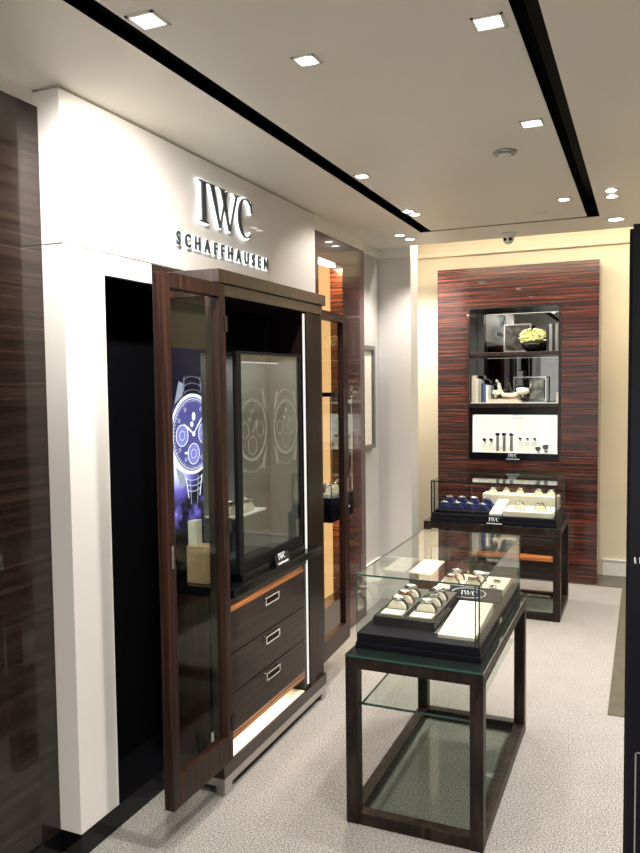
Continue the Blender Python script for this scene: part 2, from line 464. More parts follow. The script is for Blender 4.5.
# ceiling: slabs leaving a U-shaped black slot
SLX0, SLX1, SRX0, SRX1 = -1.391, -1.315, -0.342, -0.270
SBY0, SBY1 = 4.945, 4.975
b = B()
T = 0.04
b.box(-2.3, SLX0, -3.2, 5.42, CZ, CZ+T)
b.box(SLX0, SRX1, -3.2, -1.0, CZ, CZ+T)
b.box(SLX1, SRX0, -1.0, SBY0, CZ, CZ+T)
b.box(SLX0, SRX1, SBY1, 5.42, CZ, CZ+T)
b.box(SRX1, 3.2, -3.2, 5.42, CZ, CZ+T)
b.box(-2.3, -1.60, 5.42, 5.63, CZ, CZ+T)
b.box(-2.3, 3.2, 5.40, 7.0, 2.90, 2.94)          # raised cove over the back wall
b.box(-1.60, 3.2, 5.41, 5.42, CZ+T, 2.90)
b.box(-2.3, -1.60, 5.62, 5.63, CZ+T, 2.90)
struct('ceiling', b, 'ceiling')
b = B()
b.box(SLX0-.004, SLX0, -1.0, SBY1, CZ+.001, CZ+.12).box(SLX1, SLX1+.004, -1.0, SBY0, CZ+.001, CZ+.12).box(SLX0, SLX1, -1.0, SBY1, CZ+.12, CZ+.125)
b.box(SRX0-.004, SRX0, -1.0, SBY0, CZ+.001, CZ+.12).box(SRX1, SRX1+.004, -1.0, SBY1, CZ+.001, CZ+.12).box(SRX0, SRX1, -1.0, SBY1, CZ+.12, CZ+.125)
b.box(SLX1, SRX0, SBY0-.004, SBY0, CZ+.001, CZ+.12).box(SLX0, SRX1, SBY1, SBY1+.004, CZ+.001, CZ+.12).box(SLX1, SRX0, SBY0, SBY1, CZ+.12, CZ+.125)
struct('trim_1', b, 'black_matt')
# left wall: white header and column
b = B()
W = -1.79
b.box(-2.05, W, 2.015, 4.12, 2.127, 2.632)              # header
b.box(-2.05, W, 2.015, 2.222, 0.085, 2.123)             # column
b.box(-2.05, W, 2.222, 2.508, 2.045, 2.123)             # lintel of the niche
struct('wall_left', b, 'white', 0.0015)
b = B().box(-2.04, W-.004, 2.018, 4.1, 2.122, 2.128); struct('trim_2', b, 'groove')
# shadow gap between the header and the ceiling
b = B().box(-2.05, W-.03, 2.04, 4.10, 2.632, CZ); struct('trim_3', b, 'ceiling')
# black plinth and black niche
b = B().box(-2.05, W+.001, 2.018, 2.54, 0.0, 0.085).box(-2.0, W-.001, 2.54, 4.02, 0.0, 0.085); struct('baseboard_left', b, 'black')
b = B().box(-2.05, -2.0, 2.22, 4.15, 0.085, 2.127).box(-2.0, -1.80, 2.222, 2.226, 0.085, 2.045).box(-2.0, -1.80, 2.226, 2.508, 2.040, 2.0449)
struct('wall_left', b, 'black')
# wood header filler behind the cabinet, boxing it in
b = B().box(-1.98, W, 2.508, 4.12, 2.06, 2.1215).box(-1.98, W, 4.02, 4.12, 0.0, 2.06); struct('wall_left', b, 'stile')
# near wood wall, towards the street
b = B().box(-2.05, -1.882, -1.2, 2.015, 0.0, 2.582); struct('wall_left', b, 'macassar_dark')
b = B().box(-2.05, -1.90, -3.0, 2.015, 2.582, CZ); struct('trim_4', b, 'ceiling')
b = B().box(-1.99, -1.876, -1.2, 2.018, 0.0, 0.085); struct('baseboard_left', b, 'black')
# wood panelled wall beyond the cabinet with a lit niche
N0, N1, NZ0, NZ1 = 4.19, 4.576, 0.26, 2.40
PX = -1.80
b = B()
b.box(-2.0, PX, 4.12, N0, 0.0, 2.55).box(-2.0, PX, N1, 4.985, 0.0, 2.55)
b.box(-2.0, PX, N0, N1, 0.0, NZ0).box(-2.0, PX, N0, N1, NZ1, 2.55)
struct('wall_left', b, 'macassar')
b = B().box(-2.0, -1.885, N0, N1, NZ0, NZ1); struct('wall_left', b, 'amber')
b = B().box(-2.0, PX-.004, 4.12, 4.985, 2.55, CZ); struct('trim_5', b, 'ceiling')
b = B().box(-1.884, -1.84, N0+.02, N1-.02, NZ1-.012, NZ1-.002)
struct('trim_12', b, 'led_bright')
# grey wall and its corner pier
b = B().box(-2.0, -1.85, 4.985, 5.44, 0.0, CZ); struct('wall_left', b, 'grey_wall')
b = B().box(-1.85, -1.845, 4.986, 5.44, 2.565, CZ).box(-1.85, -1.602, 5.435, 5.44, 2.565, CZ); struct('trim_6', b, 'trim')
b = B().box(-2.0, -1.60, 5.44, 5.625, 0.0, CZ); struct('wall_back', b, 'pier')
b = B()
def skirting(b, x0, x1, y0, y1, dx, dy):
    for z0, z1, t in ((0, .27, .016), (.27, .30, .012), (.30, .325, .024)):
        b.box(min(x0, x0+dx*t) if dx else x0, max(x1, x0+dx*t) if dx else x1, min(y0, y0+dy*t) if dy else y0, y1, z0, z1)
skirting(b, -1.85, -1.85, 4.986, 5.44, 1, 0)
skirting(b, -1.85, -1.60, 5.44, 5.44, 0, -1)
struct('baseboard_left', b, 'trim')
# back wall
b = B().box(-2.3, 3.2, 6.75, 6.9, 0.0, 2.90); struct('wall_back', b, 'cream_wall')
b = B().box(-2.3, 3.2, 6.69, 6.75, 2.752, 2.80).box(-2.3, 3.2, 6.71, 6.75, 2.80, 2.85); struct('trim_7', b, 'cream_wall', 0.004)
b = B().box(-1.98, -1.66, 6.733, 6.75, 0.004, 0.125).box(-0.32, 3.2, 6.733, 6.75, 0.004, 0.125).box(-0.32, 3.2, 6.728, 6.75, .125, .14)
struct('baseboard_back', b, 'trim')
# walls out of view
b = B().box(2.2, 2.3, -3.2, 6.75, 0.0, 2.9); struct('wall_right', b, 'navy')
b = B().box(-2.3, -2.05, -3.2, 6.9, 0.0, 2.9); struct('wall_left', b, 'grey_wall')

# ---- dark panel door at the right edge of the view
d = B().box(-0.029, 0.90, 1.80, 1.835, 0.0, 1.985).obj('door_1', 'navy'); d['kind'] = 'structure'
B().box(-0.036, -0.029, 1.80, 1.835, 0.0, 1.975).obj('edge_strip', 'black_matt', d)
B().box(-0.013, -0.010, 1.796, 1.80, 0.02, 0.815).box(-0.013, 0.30, 1.796, 1.80, 0.812, 0.815).obj('glass_panel_edge', 'steel', d)
lb = B()
for k in range(2):
    x = -0.019+k*0.0105
    lb.hexa([(x, 1.7985, 1.243-.0008*k), (x+.004, 1.7985, 1.241-.0008*k), (x+.004, 1.80, 1.241-.0008*k), (x, 1.80, 1.243-.0008*k),
             (x-.001, 1.7985, 1.256), (x+.0025, 1.7985, 1.256), (x+.0025, 1.80, 1.256), (x-.001, 1.80, 1.256)])
lb.obj('lettering', 'white_print', d)

# ================================================================ CEILING FIXTURES
def spot(parent, loc, power, angle=95, blend=0.6, tilt=None, col=SPOT_COL, r=0.03):
    L = bpy.data.lights.new('downlight_beam', 'SPOT'); L.energy = power; L.color = col
    L.spot_size = math.radians(angle); L.spot_blend = blend; L.shadow_soft_size = r
    o = bpy.data.objects.new('downlight_beam', L); COL.objects.link(o)
    o.parent = parent; o.location = loc
    if tilt: o.rotation_euler = Vector(tilt).to_track_quat('-Z', 'Y').to_euler()
    return o
def downlight(x, y, label, w=0.088, l=0.088, power=SPOT_W, angle=100, tilt=None, grp='recessed ceiling downlights', blend=0.7):
    t = thing('downlight', label, 'ceiling light', (x, y, CZ), grp)
    a, c = w/2, l/2; r = 0.008
    B().box(x-a, x+a, y-c, y-c+r, CZ-.004, CZ+.001).box(x-a, x+a, y+c-r, y+c, CZ-.004, CZ+.001).box(x-a, x-a+r, y-c, y+c, CZ-.004, CZ+.001).box(x+a-r, x+a, y-c, y+c, CZ-.004, CZ+.001).obj('frame', 'trim', t)
    B().box(x-a+r, x+a-r, y-c+r, y+c-r, CZ-.002, CZ+.001).obj('diffuser', 'lamp_soft', t)
    B().lathe([(0, -.006), (.022, -.006), (.026, -.002)], (x, y, CZ)).obj('bulb', 'lamp', t)
    spot(t, (0, 0, -0.03), power, angle, blend, tilt)
    return t

downlight(-1.256, 1.771, 'square downlight on the near side of the sign, close to the left black slot', power=135, angle=95, tilt=(-0.50, 0.55, -0.62), blend=1.0)
downlight(-0.969, 2.186, 'square downlight above the middle of the sign, between the two black slots', w=.075, l=.075)
downlight(-0.411, 2.172, 'nearer of the two square downlights along the right black slot')
downlight(-0.416, 3.073, 'farther of the two square downlights along the right black slot, beside the smoke detector')
downlight(-0.425, 4.416, 'small square downlight just inside the far end of the right black slot', w=.075, l=.06)
downlight(-1.267, 3.495, 'square downlight inside the left slot, beyond the end of the sign', w=.07, l=.07)
downlight(-1.283, 4.317, 'nearer lamp of the pair inside the far end of the left slot', w=.075, l=.05, power=20)
downlight(-1.268, 4.412, 'farther lamp of the pair inside the far end of the left slot', w=.075, l=.05, power=20, angle=70, tilt=(-0.5, -0.28, -0.45))
downlight(-1.54, 4.985, 'nearer lamp of the pair outside the left slot by the corner pier', w=.085, l=.055, power=16)
downlight(-1.52, 5.155, 'farther lamp of the pair outside the left slot by the corner pier', w=.085, l=.055, power=26)
downlight(-0.180, 4.317, 'nearer lamp of the pair outside the right slot', w=.075, l=.045, power=20)
downlight(-0.180, 4.461, 'farther lamp of the pair outside the right slot', w=.075, l=.045, power=20)
t = thing('downlight', 'round downlight near the back wall, close to the dark door edge', 'ceiling light', (-0.183, 5.105, CZ), 'recessed ceiling downlights')
B().lathe([(.042, .001), (.046, -.005), (.058, -.004), (.06, .001)], (-0.183, 5.105, CZ), 32).obj('frame', 'trim', t)
B().lathe([(0, -.004), (.043, -.003)], (-0.183, 5.105, CZ), 32).obj('bulb', 'lamp', t)
spot(t, (0, 0, -0.03), 60, 120, 0.9)
# the same fixtures carry on over the rest of the shop, out of the photograph
for i, (x, y) in enumerate(((-1.2, 0.2), (-0.35, 0.5), (0.9, 0.4), (0.9, 2.2), (0.9, 4.0), (2.1, 1.2), (2.1, 3.4), (2.1, 5.0), (0.2, -1.6), (-1.2, -1.4), (1.6, -1.6), (0.9, 5.1))):
    downlight(x, y, 'square ceiling downlight over the rest of the shop, away from the display tables', power=60, angle=120, grp='downlights over the rest of the shop')
# back cove lamps: wall washers above the back wall
def cove(x, y, z, sx, sy, power, label, rot=(0, 0, 0)):
    L = bpy.data.lights.new('cove_light', 'AREA'); L.shape = 'RECTANGLE'; L.size = sx; L.size_y = sy; L.energy = power; L.color = (1.0, 0.90, 0.72)
    o = bpy.data.objects.new('cove_light', L); COL.objects.link(o); o.location = (x, y, z); o.rotation_euler = rot
    return o
cove(-0.9, 5.55, 2.88, 1.6, 0.06, 17, '', (math.radians(28), 0, 0))
cove(0.5, 5.55, 2.88, 1.6, 0.06, 17, '', (math.radians(28), 0, 0))
alc = downlight(-1.80, 6.05, 'hidden downlight in the alcove behind the corner pier', power=120, angle=120)
alc.location.z = 2.90

t = thing('security_camera', 'small white dome security camera on the ceiling by the back wall', 'camera', (-0.865, 5.27, CZ))
B().lathe([(0, 0), (.055, 0), (.055, -.012), (.045, -.02), (0, -.02)], (-0.865, 5.27, CZ), 28).obj('mount', 'trim', t)
B().ball((-0.865, 5.27, CZ-.035), .038).obj('dome', 'trim', t)
for s in (-1, 1): B().ball((-0.865+s*.016, 5.243, CZ-.042), .012).obj('lens', 'black', t)
t = thing('smoke_detector', 'round grey ceiling detector between the two black slots', 'smoke detector', (-0.574, 3.405, CZ))
B().lathe([(.0, 0), (.052, 0), (.052, -.006), (.044, -.010), (.044, -.004), (.0, -.004)], (-0.574, 3.405, CZ), 32).obj('ring', 'steel', t)
B().lathe([(.0, -.004), (.030, -.004), (.030, -.014), (0, -.016)], (-0.574, 3.405, CZ), 28).obj('cap', 'trim', t)
t = B().lathe([(0, 0), (.05, 0), (.05, -.003), (.04, -.004), (0, -.003)], (-0.588, 4.72, CZ), 24).obj('ceiling_cap', 'trim')
tag(t, 'flat pale round cap on the ceiling near the back slot', 'ceiling cap')

# ================================================================ SHOP SIGN
sg = thing('shop_sign', 'halo-lit dark grey lettering reading IWC SCHAFFHAUSEN on the white header', 'sign', (W, 2.85, 2.25))
M['letter'] = plain('dark grey letter metal', (0.035, 0.045, 0.05), 0.35)
def big_letter(polys, u0, w, k, h0=2.350, hh=0.178):
    bb = B(); fn = lambda u, v, d: (W+d, u0+u*k, h0+v*hh)
    draw(bb, polys, fn, 0.016, 0.024)
    o = bb.obj('letter', 'letter', sg)
    bb = B(); draw(bb, polys, fn, 0.004, 0.0155, 0, 0, 0.032); bb.obj('halo', 'halo', o)
big_letter(glyph_I(), 2.872, 0, 0.235)
big_letter(glyph_W(), 2.922, 0, 0.184)
big_letter(glyph_C(), 3.174, 0, 0.180, 2.348, 0.182)
txt = 'SCHAFFHAUSEN'; ws = [glyph_font(c)[2] for c in txt]; hL = 0.056; kk = hL*0.80
gap = ((3.482-2.664)-sum(ws)*kk)/(len(txt)-1); u = 2.664
for c, w in zip(txt, ws):
    z0 = 2.226
    fn = lambda a, q, d, u=u: (W+d, u+a*kk, z0+q*hL)
    bb = B(); put_font(bb, c, fn, 0.012, 0.018, 0, 0, 1.0); o = bb.obj('letter', 'letter', sg)
    bb = B()
    # glow plate: the same outline, slightly enlarged about its middle, behind the letter
    for du, dv in ((-.07, 0), (.07, 0), (0, .07), (0, -.07)):
        put_font(bb, c, lambda a, q, d, u=u, du=du, dv=dv: (W+d+abs(du)*.002, u+(a+du)*kk, z0+(q+dv)*hL), 0.003, 0.0115, 0, 0, 1.0)
    bb.obj('halo', 'halo', o)
    u += w*kk+gap

# ================================================================ TALL DISPLAY CABINET
X0, X1 = W+.001, -1.53
cb = thing('display_cabinet', 'tall dark wood display cabinet with open glass doors and three drawers, under the sign', 'cabinet', (-1.66, 3.08, 0))
B().box(X0, -1.515, 2.555, 3.615, 2.042, 2.095).obj('cornice', 'stile', cb, 0.003)
B().box(X0, X1+.002, 2.585, 3.600, 1.995, 2.041).obj('top_rail', 'stile', cb, 0.002)
B().box(-1.60, X1, 2.585, 2.622, 0.125, 1.995).obj('stile', 'stile', cb, 0.002)
B().box(X0, X1, 3.398, 3.470, 0.125, 1.995).box(X0, X1-.012, 3.470, 3.600, 0.125, 1.995).obj('stile', 'stile_dark', cb, 0.003)
B().box(X0, X0+.008, 2.60, 3.398, 0.80, 1.995).obj('back_panel', 'black', cb)
B().box(X0, -1.61, 2.585, 2.60, 0.125, 0.79).obj('side_panel', 'stile', cb)
B().box(X0+.01, -1.60, 2.588, 2.594, 0.832, 1.995).obj('side_glass', 'glass_door', cb)
B().box(X0, -1.492, 2.588, 3.485, 0.795, 0.830).obj('counter', 'black', cb, 0.002)
B().box(X0, X1-.002, 2.622, 3.390, 0.760, 0.794).obj('fascia', 'drawer', cb)
# recessed lit band of warm wood over the drawers
B().hexa([(-1.56, 2.622, .733), (X1-.001, 2.622, .728), (X1-.001, 3.345, .728), (-1.56, 3.345, .733),
          (-1.56, 2.622, .7599), (-1.545, 2.622, .7599), (-1.545, 3.345, .7599), (-1.56, 3.345, .7599)]).obj('accent_band', 'zebrano', cb)
zs = [(0.558, 0.727), (0.394, 0.554), (0.232, 0.390)]
for z0, z1 in zs:
    dr = B().box(X0+.02, X1, 2.624, 3.335, z0, z1).obj('drawer', 'drawer', cb, 0.0015)
    hz = z1-0.030
    B().box(X1, X1+.013, 2.905, 3.040, hz+.008, hz+.014).box(X1, X1+.013, 2.905, 3.040, hz-.022, hz-.015).box(X1, X1+.013, 2.905, 2.913, hz-.022, hz+.014).box(X1, X1+.013, 3.032, 3.040, hz-.022, hz+.014).box(X1+.006, X1+.014, 2.905, 3.040, hz+.008, hz+.014).obj('handle', 'silver', dr, 0.001)
    if True:
        hd = B().box(X1+.0005, X1+.002, 2.913, 3.032, hz-.015, hz+.008).obj('handle_recess', 'black_matt', dr)
B().box(X0+.02, X1-.006, 3.342, 3.398, 0.130, 0.79).obj('inner_stile', 'black', cb)
ls = B().box(X1-.008, X1+.001, 3.374, 3.381, 0.150, 0.79).box(X1-.008, X1+.001, 3.374, 3.381, 0.832, 1.985)
ls.obj('light_strip', 'led', cb)
# lit open niche in the foot
B().box(-1.70, -1.69, 2.60, 3.335, 0.128, 0.230).box(-1.69, X1-.004, 2.60, 3.335, 0.1255, 0.130).box(-1.69, X1-.01, 2.585, 2.60, 0.1255, 0.230).obj('foot_niche', 'cream', cb)
B().box(-1.69, X1-.03, 2.60, 3.335, 0.226, 0.2315).obj('niche_top', 'zebrano', cb)
B().hexa([(-1.56, 2.60, .205), (X1-.002, 2.60, .196), (X1-.002, 3.335, .196), (-1.56, 3.335, .205),
          (-1.56, 2.60, .2315), (X1-.002, 2.60, .2315), (X1-.002, 3.335, .2315), (-1.56, 3.335, .2315)]).obj('accent_band', 'zebrano', cb)
B().box(-1.68, -1.665, 2.62, 3.26, 0.212, 0.222).obj('light_strip', 'led_bright', cb)
L = bpy.data.lights.new('foot_light', 'AREA'); L.shape = 'RECTANGLE'; L.size = 0.05; L.size_y = 0.62; L.energy = 0.9; L.color = (1, 0.82, 0.60)
o = bpy.data.objects.new('foot_light', L); COL.objects.link(o); o.location = (-1.62-(-1.66), 2.93-3.08, 0.222); o.parent = cb
L = bpy.data.lights.new('band_light', 'AREA'); L.shape = 'RECTANGLE'; L.size = 0.01; L.size_y = 0.70; L.energy = 0.35; L.color = (1, 0.75, 0.5)
o = bpy.data.objects.new('band_light', L); COL.objects.link(o); o.location = (-1.512-(-1.66), 2.98-3.08, 0.792); o.parent = cb; o.rotation_euler = (0, math.radians(-25), 0)
B().box(X0, X1+.003, 2.545, 3.600, 0.070, 0.125).obj('bottom_rail', 'stile', cb, 0.002)
B().box(X0, X1+.002, 2.548, 3.598, 0.036, 0.070).obj('metal_base', 'steel', cb, 0.001)
for y in (2.548, 3.538):
    for x in (X1-.038, X0+.02): B().box(x, x+.04, y, y+.06, 0.0, 0.036).obj('foot', 'steel', cb, 0.001)
# doors
def door(p0, p1, z0, z1, th, st, rail_b, rail_t, name='door', mat='door_wood', sf=None):
    """p0 hinge (x,y), p1 free end; thickness lies behind the front face"""
    p0, p1 = Vector(p0), Vector(p1); d = (p1-p0); L_ = d.length; d.normalize()
    nrm = Vector((d.y, -d.x)); nrm = nrm if nrm.x > 0 else -nrm
    def P(u, k, z): q = p0+d*u-nrm*k; return (q.x, q.y, z)
    def bar(bb, u0, u1, za, zb, k0=0.0, k1=None):
        k1 = th if k1 is None else k1
        bb.hexa([P(u0, k0, za), P(u1, k0, za), P(u1, k1, za), P(u0, k1, za), P(u0, k0, zb), P(u1, k0, zb), P(u1, k1, zb), P(u0, k1, zb)])
    sf = sf or st
    bb = B(); bar(bb, 0, st, z0, z1); bar(bb, L_-sf, L_, z0, z1); bar(bb, st, L_-sf, z0, z0+rail_b); bar(bb, st, L_-sf, z1-rail_t, z1)
    dd = bb.obj(name, mat, cb, 0.002)
    bb = B(); bar(bb, st-.003, L_-sf+.003, z0+rail_b-.003, z1-rail_t+.003, th*.45, th*.6); bb.obj('glass', 'glass_door', dd)
    for zz in (z0+.15, (z0+z1)/2, z1-.15):
        bb = B(); bar(bb, -.012, .012, zz-.03, zz+.03, -.003, .006); bb.obj('hinge', 'black', dd)
    bb = B(); bar(bb, L_-st*.65, L_-st*.4, z0+.86, z0+.94, -.004, 0.0); bb.obj('lock_plate', 'steel', dd)
    return dd
door((-1.500, 2.574), (-1.504, 2.160), 0.150, 2.032, 0.038, 0.046, 0.105, 0.050)
door((-1.552, 3.603), (-1.578, 4.085), 0.160, 2.028, 0.034, 0.046, 0.105, 0.045, sf=0.08)

# --- lit watch poster on the back of the cabinet
DY, DZ = 2.757, 1.438
ps = thing('lit_poster', 'backlit poster of a blue watch dial, seen through the open left door glass', 'poster', (X0+.012, DY, DZ))
B().box(X0+.008, X0+.012, 2.602, 3.12, 1.03, 1.80).obj('picture', 'scr_bg', ps)
fx = lambda u, v, d: (X0+.0125+d, DY+u, DZ+v)
bb = B(); bb.ring(fx, .172, .157, 0, .001, 64); bb.obj('bezel', 'scr_white', ps)
bb = B(); bb.ring(fx, .158, .0001, 0, .0012, 64); bb.obj('dial', 'scr_blue', ps)
bb = B(); bb.ring(fx, .152, .149, .0015, .002, 64)
for i in range(60):
    a = math.pi*2*i/60; r0, r1 = (.138, .146)
    c, s_ = math.cos(a), math.sin(a); w = .0012 if i % 5 else .0022
    bb._add([fx(c*r0-s_*w, s_*r0+c*w, .002), fx(c*r1-s_*w, s_*r1+c*w, .002), fx(c*r1+s_*w, s_*r1-c*w, .002), fx(c*r0+s_*w, s_*r0-c*w, .002)], [(0, 1, 2, 3)])
for i in range(12):
    a = math.pi*2*i/12; c, s_ = math.cos(a), math.sin(a)
    if i in (0, 6, 9, 3): continue
    for k in (-1, 1):
        r0, r1, w = .112, .130, .0014; o_ = k*.005
        bb._add([fx(c*r0-s_*(w+o_), s_*r0+c*(w+o_), .002), fx(c*r1-s_*(w+o_), s_*r1+c*(w+o_), .002), fx(c*r1+s_*(w-o_), s_*r1-c*(w-o_), .002), fx(c*r0+s_*(w-o_), s_*r0-c*(w-o_), .002)], [(0, 1, 2, 3)])
bb.obj('minute_track', 'scr_white', ps)
bb = B()
for cu, cv, r in ((-.085, -.002, .046), (.085, -.002, .046), (0, -.085, .046)):
    g = lambda u, v, d, cu=cu, cv=cv: fx(cu+u, cv+v, d)
    bb.ring(g, r, r-.004, .0015, .0024, 36, 0); bb.ring(g, r-.006, .0001, .0013, .0016, 36, 1); bb.ring(g, r*.45, r*.40, .0018, .0024, 24, 0)
    for i in range(12):
        a = math.pi*i/6; bb._add([g(math.cos(a)*r*.7-.0015, math.sin(a)*r*.7-.0015, .0024), g(math.cos(a)*r*.7+.0015, math.sin(a)*r*.7-.0015, .0024), g(math.cos(a)*r*.7+.0015, math.sin(a)*r*.7+.0015, .0024), g(math.cos(a)*r*.7-.0015, math.sin(a)*r*.7+.0015, .0024)], [(0, 1, 2, 3)])
bb.obj('subdial', ['scr_white', 'scr_blue2'], ps)
bb = B()
g = lambda u, v, d: fx(.003+u, .075+v, d); bb.ring(g, .017, .0001, .0026, .003, 20, 0, 0, 2*math.pi, .8, 1.1)
g = lambda u, v, d: fx(-.012+u, .042+v, d); bb.ring(g, .014, .0001, .0026, .003, 5)
bb.box(X0+.0155, X0+.0157, DY-.070, DY-.042, DZ-.082, DZ-.072)
bb.obj('moon_display', 'scr_white', ps)
bb = B()
def hand(bb, ang, ln, w):
    c, s_ = math.cos(ang), math.sin(ang)
    bb._add([fx(-s_*w*.4, c*w*.4, .0035), fx(c*ln*.5-s_*w, s_*ln*.5+c*w, .0035), fx(c*ln, s_*ln, .0035), fx(c*ln*.5+s_*w, s_*ln*.5-c*w, .0035), fx(s_*w*.4, -c*w*.4, .0035)], [(0, 1, 2, 3, 4)])
hand(bb, math.radians(148), .095, .006); hand(bb, math.radians(45), .125, .005); bb.ring(fx, .011, .0001, .003, .0042, 20)
bb.obj('hands', 'scr_white', ps)
bb = B()
for s_ in (1, -1):
    bb.prism([(-.135, s_*.13), (-.075, s_*.165), (-.068, s_*.215), (-.100, s_*.225)], fx, 0, .0008, 1)
    bb.prism([(.135, s_*.13), (.075, s_*.165), (.068, s_*.215), (.100, s_*.225)], fx, 0, .0008, 1)
for k in range(3):
    bb.ring(lambda u, v, d, k=k: fx(u, v+.165+k*.028, d), .07, .066, .0008, .0012, 24, 1, 0.3, math.pi-.3, 1, .35)
    bb.ring(lambda u, v, d, k=k: fx(u, v-.175-k*.026, d), .068-k*.006, .063-k*.006, .0008, .0012, 24, 0, math.pi+.3, 2*math.pi-.3, 1, .35)
for s_ in (-1, 1):
    bb.prism([(s_*.065, -.18), (s_*.060, -.18), (s_*.040, -.27), (s_*.045, -.27)], fx, .0008, .0012, 0)
    bb.prism([(s_*.068, .18), (s_*.064, .18), (s_*.060, .245), (s_*.063, .245)], fx, .0008, .0012, 1)
    bb.prism([(s_*.035, -.18), (s_*.028, -.18), (s_*.022, -.30), (s_*.026, -.30)], fx, .0008, .0012, 1)
bb.obj('strap', ['scr_white', 'scr_grey'], ps)

# --- glass case standing in the cabinet
vc = thing('glass_display_case', 'upright black framed glass case standing on the cabinet counter', 'display case', (-1.62, 3.03, 0.83))
VX0, VX1, VY0, VY1, VZ0, VZ1 = -1.705, -1.532, 2.712, 3.338, 0.831, 1.785
bb = B()
bb.box(VX1-.02, VX1, VY0, VY0+.035, VZ0+.03, VZ1)
bb.box(VX1-.02, VX1, VY1-.012, VY1, VZ0+.03, VZ1)
bb.box(VX1-.02, VX1, VY0+.035, VY1-.012, VZ1-.012, VZ1)
bb.box(VX1-.02, VX1, VY0+.035, VY1-.012, VZ0+.03, VZ0+.075)
bb.obj('front_frame', 'black_matt', vc)
B().box(VX0, VX1+.012, VY0, VY1, VZ0, VZ0+.03).obj('base', 'black', vc, 0.002)
B().box(VX1-.010, VX1-.006, VY0+.035, VY1-.012, VZ0+.075, VZ1-.012).obj('front_pane', 'glass_vitrine', vc)
B().box(VX0, VX1-.02, VY0, VY0+.004, VZ0+.03, VZ1-.006).obj('side_pane', 'glass_vitrine', vc)
B().box(VX0, VX1-.02, VY0, VY1, VZ1-.006, VZ1).obj('top_panel', 'black_matt', vc)
B().box(VX0, VX0+.004, VY0+.004, VY1-.012, VZ0+.03, VZ1-.006).box(VX0, VX1-.02, VY1-.012, VY1-.008, VZ0+.03, VZ1-.006).obj('back_panel', 'print_grey', vc)
bb = B()
y = VY0+.045
while y < 3.13: bb.box(VX1-.021, VX1-.018, y, y+.026, 1.737, 1.742); y += .038
bb.obj('led_row', 'led', vc)
# half-clear pale shapes of two watches on the inside of the front glass
gx = VX1-.013
bb = B()
for cy, cz, r in ((2.862, 1.452, .135), (3.190, 1.448, .128)):
    g = lambda u, v, d: (gx+d, cy+u, cz+v)
    bb.ring(g, r, r*.90, 0, .0006, 56); 
    for cu, cv, q in ((0, -.5, .30), (-.5, 0, .27), (.5, 0, .27)): bb.ring(lambda u, v, d: g(cu*r+u, cv*r+v, d), r*q, r*q*.86, 0, .0006, 28)
    bb.ring(lambda u, v, d: g(-.02+u, r*.33+v, d), .010, .0001, 0, .0006, 16); bb.ring(lambda u, v, d: g(.0+u, r*.60+v, d), .013, .0001, 0, .0006, 16)
    bb.prism([(-.004, -.01), (.045, .05), (.05, .046), (.004, -.014)], g, 0, .0006)
    for s_ in (1, -1):
        for q in (-1, 1): bb.prism([(q*r*.98, s_*r*.55), (q*r*.72, s_*r*.88), (q*r*.62, s_*r*1.28), (q*r*.80, s_*r*1.30)], g, 0, .0006)
        bb.ring(lambda u, v, d: g(u, v+s_*r*1.12, d), r*.6, r*.54, 0, .0006, 20, 0, 0.2 if s_ > 0 else math.pi+.2, math.pi-.2 if s_ > 0 else 2*math.pi-.2, 1, .4)
    bb.bm.verts.ensure_lookup_table()
ob = bb.obj('watch_shapes', 'ghost', vc)
for v in ob.data.vertices:                       # keep the shapes inside the pane
    wy = v.co.y+3.03
    v.co.y = min(max(wy, VY0+.037), VY1-.014)-3.03
L = bpy.data.lights.new('case_light', 'AREA'); L.shape = 'RECTANGLE'; L.size = 0.03; L.size_y = 0.5; L.energy = 0.7; L.color = (1, 0.98, 0.95)
o = bpy.data.objects.new('case_light', L); COL.objects.link(o); o.parent = vc; o.location = (-1.60+1.62, 0, 1.77-.83)
# --- name plates
def name_plate(x, y0, y1, z0, label, lean=0.012, h=None, w=0.115):
    """small black block with a white logo, facing +X"""
    h = h or 0.045
    t = thing('name_plate', label, 'sign', (x, (y0+y1)/2, z0))
    B().hexa([(x-.019, y0, z0), (x, y0, z0), (x, y1, z0), (x-.019, y1, z0), (x-.019, y0, z0+h), (x-lean, y0, z0+h), (x-lean, y1, z0+h), (x-.019, y1, z0+h)]).obj('block', 'black', t)
    bb = B(); c = (y0+y1)/2
    fn = lambda u, v, d: (x-lean*(v+.006)/h+d, c-w/2+u, z0+.006+v)
    mini_logo(bb, fn, w, -.001, .0012)
    bb.obj('logo', 'glow_white', t)
    return t
M['glow_white'] = emit('lit white lettering', (1, 1, 1), 0.9)
name_plate(-1.500, 2.985, 3.125, 0.8305, 'small black name plate with white logo on the cabinet counter under the upright case', w=.10, h=.05)

